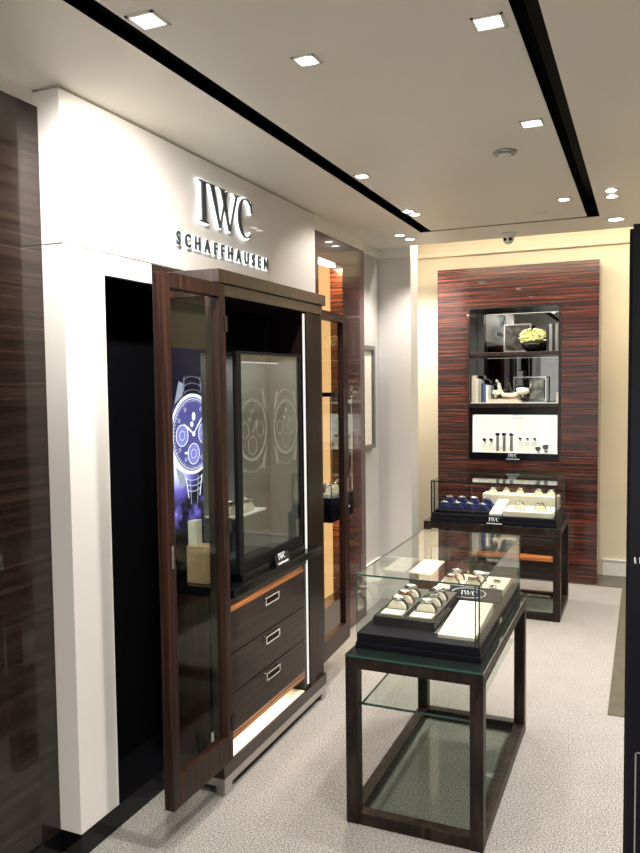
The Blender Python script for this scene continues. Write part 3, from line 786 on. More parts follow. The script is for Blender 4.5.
# ================================================================ WATCH PROTOTYPES
WATCH = {}
def watch_proto(key, strap, dial, case='silver'):
    """wristwatch worn round a half-round cushion: local x across, head on top, radius of the cushion .032"""
    t = thing('wristwatch', 'proto', 'wristwatch', (0, 0, -5))
    R = .0335
    bb = B()
    g = lambda u, v, d: (u, d, v)
    bb.ring(g, R, R-.0022, -.0085, .0085, 20, 0, 0.0, math.radians(64)); bb.ring(g, R, R-.0022, -.0085, .0085, 20, 0, math.radians(116), math.pi)
    bb.obj('strap', strap, t, local=True)
    bb = B(); bb.lathe([(0, .0314), (.0185, .0314), (.0205, .033), (.0205, .038), (.0185, .0400), (.0165, .0405), (.0165, .0388)], (0, 0, 0), 24)
    for sx in (-1, 1):
        for sy in (-1, 1): bb.box(min(sx*.012, sx*.022), max(sx*.012, sx*.022), min(sy*.0065, sy*.0095), max(sy*.0065, sy*.0095), .0314, .036)
    cs = bb.obj('case', case, t, local=True)
    bb = B(); bb.cyl((0, -.0205, .0345), (0, -.024, .0345), .0025, seg=10); bb.obj('crown', case, cs, local=True)
    bb = B(); bb.lathe([(0, .0386), (.0164, .0386)], (0, 0, 0), 24); dl = bb.obj('dial', dial, t, local=True)
    bb = B(); bb.box(-.0006, .0006, -.002, .012, .0389, .0392).box(-.009, .002, -.0006, .0006, .0389, .0392)
    for i in range(12):
        a = math.pi*i/6; bb.box(math.cos(a)*.0135-.0008, math.cos(a)*.0135+.0008, math.sin(a)*.0135-.0008, math.sin(a)*.0135+.0008, .0387, .0390)
    bb.obj('hands', 'silver' if dial != 'dial_white' else 'print_dark', dl, local=True)
    WATCH[key] = t; FIRST[key] = True
    return t
FIRST = {}
def put_proto(D, key, loc, label, group=None, rot=(0, 0, 0), scale=1.0):
    src = D[key]
    if FIRST.get(key):
        FIRST[key] = False; o = src; o.location = loc; o['label'] = label
        if group: o['group'] = group
        o.rotation_euler = rot
    else:
        o = dup(src, loc, label, group, rot)
    o.scale = (scale,)*3
    return o
watch_proto('steel_white', 'strap_dark', 'dial_white')
watch_proto('steel_black', 'strap_dark', 'dial_black')
watch_proto('gold_brown', 'strap_brown', 'dial_white', 'gold')
watch_proto('steel_blue', 'blue_suede', 'dial_blue')
watch_proto('bracelet', 'silver', 'dial_black')
CUSH = {}
def cushion_proto(key, mat):
    bb = B(); n = 14; pts = [(.031*math.cos(math.pi*i/n), .031*math.sin(math.pi*i/n)) for i in range(n+1)]
    bb.prism(pts, lambda u, v, d: (u, d, v), -.018, .018)
    o = bb.obj('watch_cushion', mat, None, 0.003); tag(o, 'proto', 'watch cushion'); o.location = (0, 0, -5)
    CUSH[key] = o; FIRST[key] = True
cushion_proto('c_cream', 'cream'); cushion_proto('c_blue', 'blue_suede')
def seat(wkey, ckey, x, y, z, where, grp, kind, rz=0.0, s=1.0, lift=0.0):
    put_proto(CUSH, ckey, (x, y, z), '%s watch cushion %s' % ({'c_cream': 'cream', 'c_beige': 'beige', 'c_blue': 'blue'}[ckey], where), 'watch cushions '+grp, (0, 0, rz), s)
    put_proto(WATCH, wkey, (x, y, z+.0005), '%s %s' % (kind, where), 'wristwatches '+grp, (0, 0, rz), s)

# shelf with watches inside the upright case
t = B().box(VX0+.005, -1.556, VY0+.006, 3.00, 1.086, 1.094).obj('display_shelf', 'trim')
tag(t, 'small white shelf inside the upright case on the cabinet counter', 'shelf')
seat('steel_white', 'c_cream', -1.620, 2.775, 1.0945, 'on the upright case shelf, nearer the open left door', 'on the white shelf in the upright case', 'steel wristwatch with pale dial', math.pi/2, 1.5)
seat('bracelet', 'c_cream', -1.595, 2.870, 1.0945, 'on the upright case shelf, farther from the left door', 'on the white shelf in the upright case', 'steel bracelet wristwatch', math.pi/2, 1.5)
t = B().box(-1.735, -1.640, 2.625, 2.700, 0.8305, 0.985).obj('display_block', 'tan', None, 0.002)
tag(t, 'tan wooden block standing inside the cabinet behind the open left door', 'display block')
t = B().box(-1.735, -1.700, 2.640, 2.690, 0.9855, 1.085).obj('card', 'cream'); tag(t, 'cream card standing on the tan block inside the cabinet', 'card')

# ================================================================ FAR NICHE CASE
nc = thing('glass_display_case', 'narrow black based glass case in the lit orange niche behind the right cabinet door', 'display case', (-1.80, 4.38, 0.80))
B().box(-1.884, -1.735, N0+.01, N1-.01, 0.800, 0.950).obj('base', 'black', nc, 0.002)
B().box(-1.884, -1.735, N0+.01, N1-.01, 1.565, 1.590).obj('top_frame', 'black', nc, 0.002)
B().box(-1.739, -1.735, N0+.012, N1-.012, 0.950, 1.565).obj('front_pane', 'glass', nc)
for y in (N0+.012, N0+.20, N1-.018): B().box(-1.741, -1.735, y, y+.006, 0.950, 1.565).obj('edge_post', 'silver', nc)
B().box(-1.884, -1.76, N0+.02, N1-.02, 0.951, 0.975).obj('display_floor', 'cream', nc)
seat('steel_black', 'c_cream', -1.80, 4.27, 0.9755, 'in the niche case, on its left', 'in the niche case', 'steel wristwatch with black dial', math.pi/2, 1.3)
seat('bracelet', 'c_cream', -1.80, 4.38, 0.9755, 'in the niche case, in its middle', 'in the niche case', 'steel bracelet wristwatch', math.pi/2, 1.3)
seat('steel_white', 'c_cream', -1.80, 4.49, 0.9755, 'in the niche case, on its right', 'in the niche case', 'steel wristwatch with pale dial', math.pi/2, 1.3)
B().hexa([(-1.735, 4.30, .835), (-1.732, 4.30, .835), (-1.732, 4.52, .835), (-1.735, 4.52, .835), (-1.735, 4.30, .925), (-1.732, 4.30, .925), (-1.732, 4.52, .925), (-1.735, 4.52, .925)]).obj('name_panel', 'black', nc)
bb = B(); mini_logo(bb, lambda u, v, d: (-1.732+d, 4.33+u, .855+v), .16, 0, .0012); bb.obj('logo', 'glow_white', nc)
L = bpy.data.lights.new('niche_light', 'AREA'); L.shape = 'RECTANGLE'; L.size = 0.05; L.size_y = 0.34; L.energy = 7; L.color = (1, 0.66, 0.32)
o = bpy.data.objects.new('niche_light', L); COL.objects.link(o); o.location = (-1.835, 4.38, NZ1-.02)
L = bpy.data.lights.new('niche_light', 'AREA'); L.shape = 'RECTANGLE'; L.size = 0.05; L.size_y = 0.34; L.energy = 3; L.color = (1, 0.66, 0.32)
o = bpy.data.objects.new('niche_light', L); COL.objects.link(o); o.location = (-1.835, 4.38, 0.795)

# framed picture on the grey wall
t = thing('picture_frame', 'grey framed white picture on the grey wall beside the wood panelling', 'picture', (-1.85, 5.17, 1.17))
M['steel_dark'] = plain('dark pewter', (0.16, 0.15, 0.145), 0.4, metal=0.3)
B().box(-1.85, -1.82, 4.99, 5.27, 1.17, 1.20).box(-1.85, -1.82, 4.99, 5.27, 1.88, 1.91).box(-1.85, -1.82, 5.235, 5.27, 1.20, 1.88).box(-1.85, -1.82, 4.99, 5.00, 1.20, 1.88).obj('frame', 'steel_dark', t)
B().box(-1.85, -1.838, 5.00, 5.235, 1.20, 1.88).obj('picture', 'paper', t)

# ================================================================ DISPLAY TABLES
def table(x0, x1, y0, y1, zt, label, lock=True):
    t = thing('display_table', label, 'table', ((x0+x1)/2, (y0+y1)/2, 0))
    w = 0.048
    for x in (x0, x1-w):
        for y in (y0, y1-w): B().box(x, x+w, y, y+w, 0.0, zt-.05).obj('leg', 'table', t, 0.0015)
    B().box(x0, x1, y0, y0+w, zt-.050, zt-.006).box(x0, x1, y1-w, y1, zt-.050, zt-.006).box(x0, x0+w, y0+w, y1-w, zt-.050, zt-.006).box(x1-w, x1, y0+w, y1-w, zt-.050, zt-.006).obj('top_rail', 'table', t, 0.0015)
    e = .0005
    B().box(x0+w+e, x1-w-e, y0+e, y0+w-e, 0.002, 0.046).box(x0+w+e, x1-w-e, y1-w+e, y1-e, 0.002, 0.046).box(x0+e, x0+w-e, y0+w+e, y1-w-e, 0.002, 0.046).box(x1-w+e, x1-e, y0+w+e, y1-w-e, 0.002, 0.046).obj('bottom_rail', 'table', t, 0.0015)
    B().box(x0, x1, y0, y1, zt-.006, zt).obj('glass_top', 'glass_top', t)
    B().box(x0+w, x1-w, y0+w, y1-w, 0.030, 0.036).obj('bottom_glass', 'glass_dark', t)
    return t
M['glass_top'] = plain('black backed glass top', (0.010, 0.016, 0.014), 0.05, coat=0.6)
nt_ = table(-1.015, -0.503, 2.570, 3.590, 0.643, 'dark wood framed display table in front of the tall cabinet, with a glass shelf')
# glass shelf of the near table, running the long way
sh = B().box(-0.966, -0.552, 2.620, 3.54, 0.440, 0.448, 0).obj('glass_shelf', 'glass_dark', nt_)
B().box(-0.966, -0.552, 2.617, 2.620, 0.440, 0.448).box(-0.969, -0.966, 2.62, 3.54, 0.440, 0.448).obj('shelf_edge', 'glass_edge', nt_)
B().box(-1.0155, -0.5025, 2.5685, 2.5698, 0.636, 0.6435).obj('top_edge', 'glass_edge', nt_)
B().box(-0.86, -0.63, 2.64, 2.78, 0.572, 0.5925).obj('lock_box', 'black_matt', nt_)
B().box(-0.80, -0.69, 2.632, 2.64, 0.577, 0.585).obj('key_plate', 'silver', nt_)
ft = table(-1.470, -0.518, 5.300, 5.900, 0.643, 'dark wood framed display table at the back in front of the wall unit')
B().box(-1.42, -0.57, 5.35, 5.85, 0.440, 0.447).obj('glass_shelf', 'glass_dark', ft)

def case(x0, x1, y0, y1, z0, zg, zt, label, hb=0.055):
    t = thing('glass_display_case', label, 'display case', ((x0+x1)/2, (y0+y1)/2, z0))
    e = .006
    B().box(x0-.004, x1+.004, y0-.004, y1+.004, z0, z0+.022).box(x0, x1, y0, y1, z0+.022, zg).obj('base', 'black_base', t, 0.002)
    def pane(nm, a, mat='glass'): B().box(*a).obj(nm, mat, t)
    pane('front_pane', (x0+e, x1-e, y0+.002, y0+.006, zg, zt-.006)); pane('back_pane', (x0+e, x1-e, y1-.006, y1-.002, zg, zt-.006))
    pane('side_pane', (x0+.002, x0+.006, y0+e, y1-e, zg, zt-.006)); pane('side_pane', (x1-.006, x1-.002, y0+e, y1-e, zg, zt-.006))
    pane('top_pane', (x0+.002, x1-.002, y0+.002, y1-.002, zt-.006, zt))
    k = .0022
    bb = B()
    for (ya, yb) in ((y0, y0+k), (y1-k, y1)): bb.box(x0, x1, ya, yb, zt-.006, zt)
    for (xa, xb) in ((x0, x0+k), (x1-k, x1)): bb.box(xa, xb, y0, y1, zt-.006, zt)
    for xa in (x0, x1-k):
        for ya in (y0, y1-k): bb.box(xa, xa+k, ya, ya+k, zg, zt-.006)
    bb.obj('glass_edges', 'glass_edge', t)
    return t
c1 = case(-1.000, -0.532, 2.655, 3.590, 0.6435, 0.700, 0.926, 'low rectangular glass case with black base on the table in front of the tall cabinet')
bb = B().box(-.5385, -.5345, 2.660, 2.668, 0.70, 0.92).box(-.552, -.548, 2.660, 2.665, 0.70, 0.92); bb.obj('door_seal', 'black_matt', c1)
B().box(-.5315, -.528, 3.02, 3.08, 0.672, 0.692).obj('lock_plate', 'silver', c1)
c2 = case(-1.420, -0.548, 5.315, 5.885, 0.6435, 0.700, 0.935, 'low wide glass case with black base on the back table')
bb = B()
for x in (-1.420, -0.556): bb.box(x, x+.008, 5.315, 5.323, 0.70, 0.935)
bb.box(-1.420, -1.413, 5.40, 5.408, .70, .925)
bb.box(-1.420, -0.548, 5.314, 5.319, 0.928, 0.936)
bb.obj('front_frame', 'black_matt', c2)

# --- contents of the near case
t = thing('watch_tray', 'dark framed tray with two cream pads at the front of the near case', 'tray', (-.85, 2.98, .70))
B().box(-.970, -.725, 2.762, 3.215, .7005, .738).obj('tray_body', 'black', t, .002)
for xa, xb in ((-.955, -.858), (-.838, -.740)):
    B().box(xa, xb, 2.785, 3.195, .738, .7395).obj('pad', 'tray_grey', t)
    B().box(xa+.006, xb-.006, 2.790, 2.850, .7395, .744).obj('front_card', 'cream', t)
M['tray_grey'] = plain('dark taupe lining', (0.10, 0.085, 0.07), 0.7)
for ob_ in t.children:
    if ob_.name.startswith('pad'): ob_.data.materials[0] = M['tray_grey']
places = ('front', 'middle', 'rear')
for i, y in enumerate((2.885, 2.975, 3.065)):
    seat(('steel_white', 'gold_brown', 'steel_white')[i], 'c_cream', -.906, y, .7396, 'on left pad of front tray, %s one' % places[i], 'in the front tray of the near case', ('steel wristwatch with pale dial', 'rose gold wristwatch on brown strap', 'steel wristwatch with pale dial')[i], 0, 1.22)
    seat(('steel_white', 'steel_black', 'steel_white')[i], 'c_cream', -.789, y, .7396, 'on right pad of front tray, %s one' % places[i], 'in the front tray of the near case', ('steel wristwatch with pale dial', 'steel wristwatch with black dial', 'steel wristwatch with pale dial')[i], 0, 1.22)
t = thing('display_card', 'large cream card with fine lines lying at the front right of the near case', 'card', (-.63, 2.9, .70))
B().hexa([(-.700, 2.712, .7005), (-.562, 2.712, .7005), (-.562, 3.075, .7005), (-.700, 3.075, .7005), (-.700, 2.712, .712), (-.562, 2.712, .712), (-.562, 3.075, .742), (-.700, 3.075, .742)]).obj('card', 'cream', t)
bb = B()
for k in range(4):
    y = 2.76+k*.08; z = .7122+(y-2.712)/.363*.030; bb.box(-.685, -.580, y, y+.003, z, z+.0006)
bb.obj('printed_lines', 'print_grey', t)
t = thing('steel_bracelet', 'steel link bracelet laid straight beside the large cream card in the near case', 'bracelet', (-.712, 2.9, .70))
bb = B()
for k in range(15): bb.box(-.722, -.704, 2.74+k*.022, 2.757+k*.022, .7005, .7075)
bb.obj('links', 'silver', t, .002)
t = thing('logo_plate', 'dark plate with an oval white emblem in the middle of the near case', 'plate', (-.66, 3.17, .70))
B().hexa([(-.790, 3.22, .7005), (-.560, 3.22, .7005), (-.560, 3.285, .7005), (-.790, 3.285, .7005), (-.790, 3.22, .706), (-.560, 3.22, .706), (-.560, 3.285, .745), (-.790, 3.285, .745)]).obj('plate', 'black_base', t)
bb = B()
fn = lambda u, v, d: (-.700+u, 3.252+v*.75, .7065+(3.252+v*.75-3.22)/.065*.039+d)
bb.ring(fn, .075, .072, 0, .0006, 40, 0, 0, 2*math.pi, 1, .45)
k = .026
g = lambda u, v, d: fn(-.034+u*k, -.013+v*k, d)
draw(bb, glyph_I(), g, 0, .0006, 0, .15); draw(bb, glyph_W(), g, 0, .0006, 0, .40); draw(bb, glyph_C(), g, 0, .0006, 0, 1.85)
bb.obj('emblem', 'white_print', t)
t = B().box(-.860, -.566, 3.290, 3.560, .7005, .728).obj('watch_mat', 'cream', None, .003); tag(t, 'cream suede mat carrying watches at the rear of the near case', 'mat')
for i, (x, y) in enumerate(((-.800, 3.35), (-.800, 3.45), (-.700, 3.35), (-.700, 3.45))):
    seat('gold_brown' if i % 2 == 0 else 'steel_white', 'c_cream', x, y, .7285, 'on the rear mat of the near case, %s column, %s' % (('left', 'left', 'right', 'right')[i], ('front', 'back', 'front', 'back')[i]), 'on the rear mat of the near case', 'rose gold wristwatch' if i % 2 == 0 else 'steel wristwatch', 0, 1.15)
for i, (x, y) in enumerate(((-.615, 3.36), (-.615, 3.46))):
    put_proto(WATCH, 'steel_black', (x, y, .7062), 'small dark wristwatch lying on the right end of the rear mat, %s one' % ('front', 'back')[i], 'small dark watches on the rear mat', (0, 0, 0), .8)
t = thing('display_riser', 'raised block with a cream top at the rear left of the near case', 'riser', (-.935, 3.43, .70))
B().box(-.985, -.885, 3.30, 3.56, .7005, .775).obj('block', 'strap_brown', t, .002)
B().box(-.987, -.883, 3.298, 3.562, .775, .783).obj('top_pad', 'cream', t, .002)

# --- contents of the back case
t = B().box(-1.395, -1.015, 5.345, 5.725, .7005, .722).obj('watch_mat', 'black_base', None, .003); tag(t, 'dark mat with blue cushions at the left of the back case', 'mat')
n_ = 0
for r in range(2):
    for i in range(4):
        x = -1.345+i*.092; y = 5.42+r*.16
        put_proto(CUSH, 'c_blue', (x, y, .7225+r*.018), 'blue watch cushion in the back case, %s row, %s from left' % (('front', 'rear')[r], ('first', 'second', 'third', 'fourth')[i]), 'blue watch cushions in the back case', (0, 0, 0), 1.25)
        put_proto(WATCH, 'steel_blue', (x, y, .7230+r*.018), 'blue dial wristwatch on blue cushion, %s row, %s from left in the back case' % (('front', 'rear')[r], ('first', 'second', 'third', 'fourth')[i]), 'blue watches in the back case', (0, 0, 0), 1.25)
t = B().box(-1.39, -1.02, 5.535, 5.63, .7225, .7400).obj('cushion_step', 'blue_suede'); tag(t, 'blue step under the rear row of blue cushions in the back case', 'step')
t = B().hexa([(-1.005, 5.345, .7005), (-.925, 5.345, .7005), (-.925, 5.70, .7005), (-1.005, 5.70, .7005), (-1.005, 5.345, .715), (-.925, 5.345, .715), (-.925, 5.70, .765), (-1.005, 5.70, .765)]).obj('display_card', 'paper'); tag(t, 'narrow pale sloping card between the blue and cream watches in the back case', 'card')
t = B().box(-.910, -.575, 5.345, 5.62, .7005, .738).obj('watch_mat', 'cream', None, .003); tag(t, 'cream mat at the right front of the back case', 'mat')
seat('bracelet', 'c_cream', -.810, 5.45, .7385, 'on the cream mat in the back case, left one', 'on the cream mat in the back case', 'steel bracelet wristwatch', 0, 1.3)
seat('steel_black', 'c_cream', -.670, 5.45, .7385, 'on the cream mat in the back case, right one', 'on the cream mat in the back case', 'steel wristwatch with black dial', 0, 1.3)
t = B().box(-1.13, -.575, 5.735, 5.865, .7005, .795).obj('display_riser', 'cream', None, .003); tag(t, 'long cream step along the rear of the back case', 'riser')
for i, x in enumerate((-1.06, -.96, -.86, -.725, -.635)):
    seat(('bracelet', 'steel_black', 'gold_brown')[i % 3], 'c_cream', x, 5.795, .7955, 'on the long cream step in the back case, %s one' % ('first', 'second', 'third', 'fourth', 'fifth')[i], 'on the long cream step in the back case', ('steel bracelet wristwatch', 'steel wristwatch with black dial', 'rose gold wristwatch')[i % 3], 0, 1.05)
def plate_y(x0, x1, y, z0, h, label, depth=.03):
    t = thing('name_plate', label, 'sign', ((x0+x1)/2, y, z0))
    B().box(x0, x1, y, y+depth, z0, z0+h).obj('block', 'black', t)
    bb = B(); w = (x1-x0)*.86; mini_logo(bb, lambda u, v, d: (x0+(x1-x0)*.07+u, y-d, z0+h*.14+v), w, 0, .0012); bb.obj('logo', 'glow_white', t)
    return t
plate_y(-1.020, -.900, 5.284, .6435, .052, 'small black name plate with white logo in front of the back glass case', .02)

# ================================================================ BACK WALL UNIT
UX0, UX1, UY = -1.645, -0.345, 6.400
RX0, RX1, RZ0, RZ1 = -1.392, -0.630, 0.985, 2.268
wu = thing('wall_unit', 'red brown streaked wall unit with mirrored shelves and lit box on the back wall', 'wall unit', ((UX0+UX1)/2, 6.58, 0))
bb = B()
bb.box(UX0, RX0, UY, 6.745, 0.004, 2.592).box(RX1, UX1, UY, 6.745, 0.004, 2.592).box(RX0, RX1, UY, 6.745, RZ1, 2.592)
bb.box(RX0, RX1, UY, 6.745, .44, RZ0)
bb.box(RX0, RX1, UY+.05, 6.745, .004, .44)
bb.obj('carcass', 'macassar', wu, 0.002)
B().box(RX0, RX0+.02, UY-.003, 6.70, RZ0, RZ1).box(RX1-.02, RX1, UY-.003, 6.70, RZ0, RZ1).box(RX0+.02, RX1-.02, UY-.003, 6.70, RZ1-.02, RZ1).obj('niche_lining', 'stile', wu)
B().box(RX0+.02, RX1-.02, 6.715, 6.72, 1.45, RZ1-.02).obj('mirror', 'mirror', wu)
B().box(RX0+.02, RX1-.02, UY+.02, 6.714, 1.853, 1.885).obj('shelf', 'stile', wu, .002)
B().box(RX0+.02, RX1-.02, UY+.004, 6.714, 1.425, 1.460).obj('shelf', 'stile', wu, .002)
B().box(RX0+.025, RX1-.025, UY+.02, UY+.026, 1.4605, 1.466).obj('light_strip', 'led', wu)
# lit display box
BX0, BX1, BZ0, BZ1 = -1.350, -0.655, 1.045, 1.365
bb = B()
bb.box(RX0+.02, BX0, UY+.001, 6.62, RZ0, 1.424).box(BX1, RX1-.02, UY+.001, 6.62, RZ0, 1.424).box(BX0, BX1, UY+.001, 6.62, BZ1, 1.424).box(BX0, BX1, UY+.001, 6.62, RZ0, BZ0)
bb.obj('box_frame', 'black', wu, .001)
B().box(BX0, BX1, 6.600, 6.605, BZ0, BZ1).obj('light_panel', 'box_white', wu)
B().box(BX0, BX0+.004, UY+.02, 6.60, BZ0, BZ1).box(BX1-.004, BX1, UY+.02, 6.60, BZ0, BZ1).box(BX0+.004, BX1-.004, UY+.02, 6.60, BZ0, BZ0+.004).obj('box_lining', 'trim', wu)
B().box(BX0, BX1, UY+.006, UY+.009, BZ0, BZ1).obj('box_glass', 'glass', wu)
bb = B(); mini_logo(bb, lambda u, v, d: (-1.055+u, 6.5995-d, 1.325+v), .10, 0, .001); bb.obj('logo', 'print_dark', wu)
L = bpy.data.lights.new('box_light', 'AREA'); L.shape = 'RECTANGLE'; L.size = 0.64; L.size_y = 0.08; L.energy = 2.2; L.color = (1, 0.95, 0.82)
o = bpy.data.objects.new('box_light', L); COL.objects.link(o); o.parent = wu; o.location = (-1.0-(UX0+UX1)/2, 6.50-6.58, BZ1-.004)
L = bpy.data.lights.new('shelf_light', 'AREA'); L.shape = 'RECTANGLE'; L.size = 0.66; L.size_y = 0.05; L.energy = 0.35; L.color = (1, 0.93, 0.82)
o = bpy.data.objects.new('shelf_light', L); COL.objects.link(o); o.parent = wu; o.location = (-1.0-(UX0+UX1)/2, 6.50-6.58, RZ1-.025)
L = bpy.data.lights.new('shelf_light', 'AREA'); L.shape = 'RECTANGLE'; L.size = 0.66; L.size_y = 0.05; L.energy = 0.35; L.color = (1, 0.93, 0.82)
o = bpy.data.objects.new('shelf_light', L); COL.objects.link(o); o.parent = wu; o.location = (-1.0-(UX0+UX1)/2, 6.47-6.58, 1.850)
# drawers at the foot
for z0, z1 in ((.355, .437), (.205, .350), (.010, .150)):
    B().box(RX0+.004, RX1-.004, UY+.004, UY+.05, z0, z1).obj('drawer', 'macassar_dark', wu, .0015)
B().box(RX0+.004, RX1-.004, UY+.02, UY+.05, .153, .202).obj('accent_band', 'zebrano', wu)
L = bpy.data.lights.new('band_light', 'AREA'); L.shape = 'RECTANGLE'; L.size = 0.60; L.size_y = 0.012; L.energy = 0.2; L.color = (1, 0.72, 0.45)
o = bpy.data.objects.new('band_light', L); COL.objects.link(o); o.parent = wu; o.location = (-1.0-(UX0+UX1)/2, UY+.008-6.58, .204)
plate_y(-1.065, -.945, 6.372, RZ0+.002, .052, 'small black name plate with white logo below the lit box of the wall unit', .027)

# watches in the lit box
def stand_watch(x, y, z, h, label, grp, style, k=1.0):
    t = thing('wristwatch', label, 'wristwatch', (x, y, z), grp)
    hw = .011*k
    if style == 'hung':     # buckled strap hanging straight, head at the top
        B().box(x-hw, x+hw, y-.003, y+.001, z, z+h-.03).obj('strap', 'strap_grey', t)
    else:                   # closed strap round a small ring stand
        bb = B(); bb.ring(lambda u, v, d: (x+d, y+u, z+.024*k+v), .024*k, .0215*k, -hw*.8, hw*.8, 20); bb.obj('strap', 'strap_grey', t)
    zc = z+h-.018*k
    B().lathe([(0, 0), (.019*k, 0), (.020*k, -.002), (.020*k, -.007), (.0165*k, -.009)], (x, y-.003 if style == 'hung' else y-.024*k, zc), 22, 0, 'y').obj('case', 'silver', t)
    B().lathe([(0, -.0085), (.0165*k, -.0085)], (x, y-.003 if style == 'hung' else y-.024*k, zc), 22, 0, 'y').obj('dial', 'dial_black', t)
    return t
M['strap_grey'] = plain('grey strap', (0.16, 0.15, 0.14), 0.5)
wb = BZ0+.0045
def stand_block(x, h, label):
    o = B().box(x-.02, x+.02, 6.49, 6.54, wb, wb+h).obj('display_block', 'trim', None, .002); tag(o, label, 'display block', 'white blocks in the lit box')
for i, x in enumerate((-1.262, -1.205)):
    stand_block(x, .070, 'white block under the %s small watch at the left of the lit box' % ('first', 'second')[i])
    stand_watch(x, 6.515, wb+.0705, .045, 'dark watch on a white block in the lit box, %s from left' % ('first', 'second')[i], 'watches on blocks in the lit box', 'ring', .9)
for i, x in enumerate((-1.150, -1.095, -1.035)):
    stand_block(x, .05, 'white block under the %s of the tall hanging watches in the lit box' % ('first', 'second', 'third')[i])
    stand_watch(x, 6.50-.015, wb+.001, .165, 'watch on a long vertical strap in the lit box, %s of three' % ('first', 'second', 'third')[i], 'watches on long vertical straps in the lit box', 'hung', 1.05)
for i, x in enumerate((-.965, -.905, -.845)):
    stand_block(x, .090, 'white block under the %s slim watch right of the middle of the lit box' % ('first', 'second', 'third')[i])
    stand_watch(x, 6.515, wb+.0905, .036, 'slim watch on a right-hand white block in the lit box, %s of three' % ('first', 'second', 'third')[i], 'slim watches in the lit box', 'ring', .7)
for i, (x, k) in enumerate(((-.812, 1.2), (-.752, 1.35))):
    stand_watch(x, 6.465, wb+.001, .056+.02*i, ('smaller round steel watch standing low at the right of the lit box', 'larger round steel watch nearest the right edge of the lit box')[i], 'large steel watches in the lit box', 'ring', k)

# shelf objects -----------------------------------------------------------
zs1, zs2 = 1.8855, 1.4605
def frame_on_shelf(x0, x1, z0, z1, y, label, inner):
    t = thing('photo_frame', label, 'photo frame', ((x0+x1)/2, y, z0))
    w = .014
    B().box(x0, x1, y, y+.02, z0, z0+w).box(x0, x1, y, y+.02, z1-w, z1).box(x0, x0+w, y, y+.02, z0+w, z1-w).box(x1-w, x1, y, y+.02, z0+w, z1-w).obj('frame', 'silver', t, .001)
    B().box(x0+w, x1-w, y+.008, y+.014, z0+w, z1-w).obj('picture', inner, t)
    return t
M['photo_dark'] = plain('dark photograph', (0.06, 0.06, 0.055), 0.2, coat=0.5, noise=0.8, scale=18)
M['photo_grey'] = plain('grey photograph', (0.22, 0.22, 0.21), 0.2, coat=0.5, noise=0.9, scale=14)
frame_on_shelf(-1.118, -.890, zs1, 2.125, 6.58, 'silver framed dark picture on the upper shelf behind the flowers', 'photo_dark')
t = thing('framed_print', 'clear framed grey print with a pale border on the lower shelf behind the scooter', 'photo frame', (-.90, 6.60, zs2))
B().box(-1.035, -.765, 6.60, 6.603, zs2, 1.680).obj('glass', 'glass', t)
B().box(-1.035, -.765, 6.59, 6.60, 1.670, 1.680).box(-.775, -.765, 6.59, 6.60, zs2, 1.67).box(-1.035, -1.028, 6.59, 6.60, zs2, 1.67).box(-1.028, -.775, 6.59, 6.60, zs2, zs2+.008).obj('frame', 'silver', t, .001)
B().box(-.905, -.79, 6.604, 6.608, 1.49, 1.655).obj('picture', 'photo_grey', t)
# flowers in a bowl
t = thing('flower_bowl', 'ball of pale green and cream flowers in a dark bowl on the upper shelf', 'flowers', (-.865, 6.49, zs1)); t.scale = (1.15, 1.0, 1.18)
B().lathe([(0, 0), (.045, 0), (.075, .03), (.088, .055), (.082, .055), (.065, .03), (0, .012)], (-.865, 6.49, zs1), 28).obj('bowl', 'black', t)
bb = B(); bb.ball((-.865, 6.49, zs1+.095), .062, 1.25, .95, .8)
bb.obj('foliage', 'leaf', t)
random.seed(3)
bb = B()
for i in range(150):
    u_ = random.uniform(-1, 1); a = random.uniform(0, 2*math.pi); s_ = math.sqrt(1-u_*u_)
    if u_ < -.55: continue
    c = Vector((-.865+.088*s_*math.cos(a)*random.uniform(.9, 1.08), 6.49+.062*s_*math.sin(a), zs1+.100+.058*u_))
    rr = random.uniform(.010, .016)
    bb.ball(c, rr, 1, 1, .7, i % 2, 6, 4)
bb.obj('petals', ['petal', 'leaf'], t)
def book(x0, w, h, dpt, mat, label, z=zs2, y=6.46, grp='books standing on the lower shelf'):
    t = thing('book', label, 'book', (x0+w/2, y, z), grp)
    B().box(x0, x0+.002, y, y+dpt, z, z+h).box(x0+w-.002, x0+w, y, y+dpt, z, z+h).box(x0+.002, x0+w-.002, y, y+.003, z, z+h).obj('cover', mat, t, .0008)
    B().box(x0+.002, x0+w-.002, y+.003, y+dpt-.003, z+.003, z+h-.003).obj('pages', 'paper', t)
    return t
bx = -1.366
for i, (w, h, mt, lb) in enumerate(((.026, .235, 'paper', 'tallest pale book, at the outer end of the row on the lower shelf'), (.030, .205, 'paper', 'thick white book standing beside the tallest pale book on the lower shelf'), (.020, .195, 'book_grey', 'grey book standing between the white and blue books'),
                                    (.016, .165, 'book_dark', 'thin dark book standing between the grey book and the blue book'), (.020, .160, 'book_blue', 'blue book standing on the lower shelf'), (.020, .150, 'paper', 'small white book standing between the blue book and a small grey one'), (.018, .145, 'book_grey', 'small grey book standing at the end of the row beside the scooter'))):
    book(bx, w, h, .15, mt, lb); bx += w+.002
for i, (zz, ww) in enumerate(((zs2, .27), (zs2+.0175, .25))):
    t = thing('book', ('cream book lying flat under the other lying book on the lower shelf', 'beige book lying flat directly under the model scooter')[i], 'book', (-1.09, 6.50, zz), 'books lying on the lower shelf')
    B().box(-1.218, -1.218+ww, 6.43, 6.56, zz, zz+.003).box(-1.218, -1.218+ww, 6.43, 6.56, zz+.014, zz+.017).box(-1.218, -1.215, 6.43, 6.56, zz+.003, zz+.014).obj('cover', ('cream', 'beige')[i], t, .0005)
    B().box(-1.215, -1.221+ww, 6.433, 6.557, zz+.003, zz+.014).obj('pages', 'paper', t)
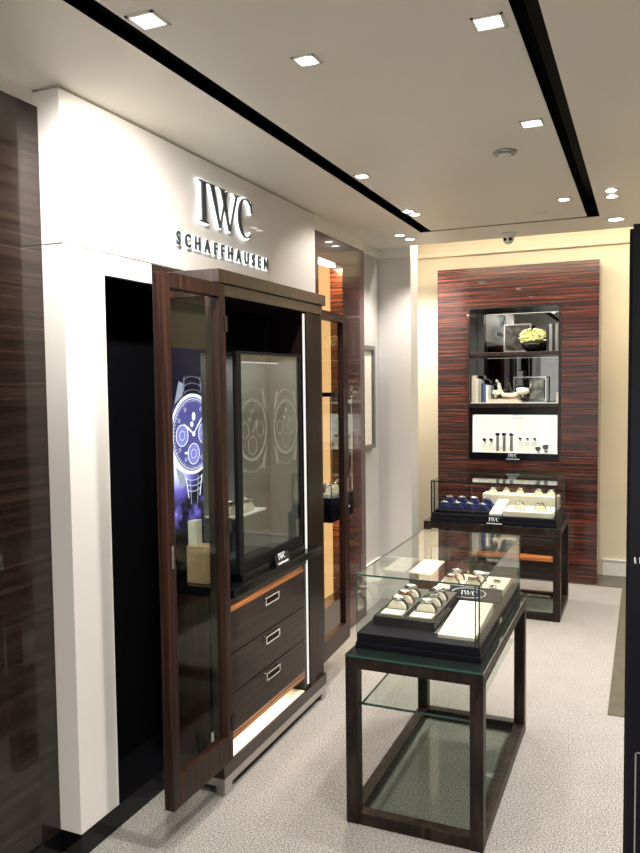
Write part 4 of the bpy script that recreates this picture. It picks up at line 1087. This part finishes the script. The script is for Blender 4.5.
# dark books on the upper shelf, right
bx = -.762
for i, (w, h) in enumerate(((.022, .20), (.024, .225), (.020, .21), (.026, .23))):
    book(bx, w, h, .14, 'book_dark' if i % 2 == 0 else 'book_grey', ('dark book nearest the flowers on the upper shelf', 'grey book second from the flowers on the upper shelf', 'dark book third from the flowers on the upper shelf', 'grey book at the right end of the upper shelf')[i], zs1, 6.52, 'books on the upper shelf'); bx += w+.002
t = B().box(-.672, -.655, 6.46, 6.53, zs2, zs2+.085).obj('white_box', 'trim', None, .002); tag(t, 'small white box at the right end of the lower shelf', 'box')
# model scooter
zb = zs2+.035
t = thing('model_scooter', 'small ivory model scooter standing on the lying books', 'model scooter', (-1.08, 6.49, zb)); t.scale = (1.25, 1.2, 1.35)
sy_ = 6.49
fw, rw = -1.185, -1.005
for wx, in ((fw,), (rw,)):
    w_ = B().ring(lambda u, v, d, wx=wx: (wx+u, sy_+d, zb+.021+v), .021, .013, -.006, .006, 24).obj('wheel', 'rubber', t)
    B().lathe([(0, -.005), (.013, -.005), (.013, .005), (0, .005)], (wx, sy_, zb+.021), 20, 0, 'y').obj('hub', 'silver', w_)
bb = B(); n = 8
bb.ball((rw+.002, sy_, zb+.045), .034, 1.25, .62, .72); bb.ball((rw-.012, sy_, zb+.058), .026, 1.3, .5, .5)
bb.tube([(rw-.03, sy_, zb+.030), (rw-.065, sy_, zb+.022), (-1.135, sy_, zb+.024), (-1.155, sy_, zb+.050), (-1.163, sy_, zb+.095)], [.016, .014, .014, .015, .010], 10)
bb.obj('body', 'scooter', t)
B().ball((fw, sy_, zb+.038), .022, 1.15, .45, .75).obj('front_fender', 'scooter', t)
B().prism([(-.018, .02), (.010, .03), (.006, .10), (-.006, .10)], lambda u, v, d: (-1.158+u*.8, sy_+d, zb+v), -.018, .018).obj('leg_shield', 'scooter', t, .004)
B().tube([(-1.168, sy_, zb+.095), (-1.170, sy_, zb+.115)], .005).tube([(-1.175, sy_-.032, zb+.118), (-1.170, sy_, zb+.115), (-1.175, sy_+.032, zb+.118)], .0035).obj('handlebar', 'silver', t)
B().ball((-1.178, sy_, zb+.110), .010, 1, .9, 1).obj('headlamp', 'silver', t)
B().ball((-1.030, sy_, zb+.080), .026, 1.35, .45, .38).obj('seat', 'rubber', t)
B().tube([(-.975, sy_, zb+.060), (-.955, sy_, zb+.075), (-.952, sy_, zb+.095)], .003).obj('rack', 'silver', t)
t.location.x += 0.045; t.location.y -= 0.012; t.location.z += 0.001
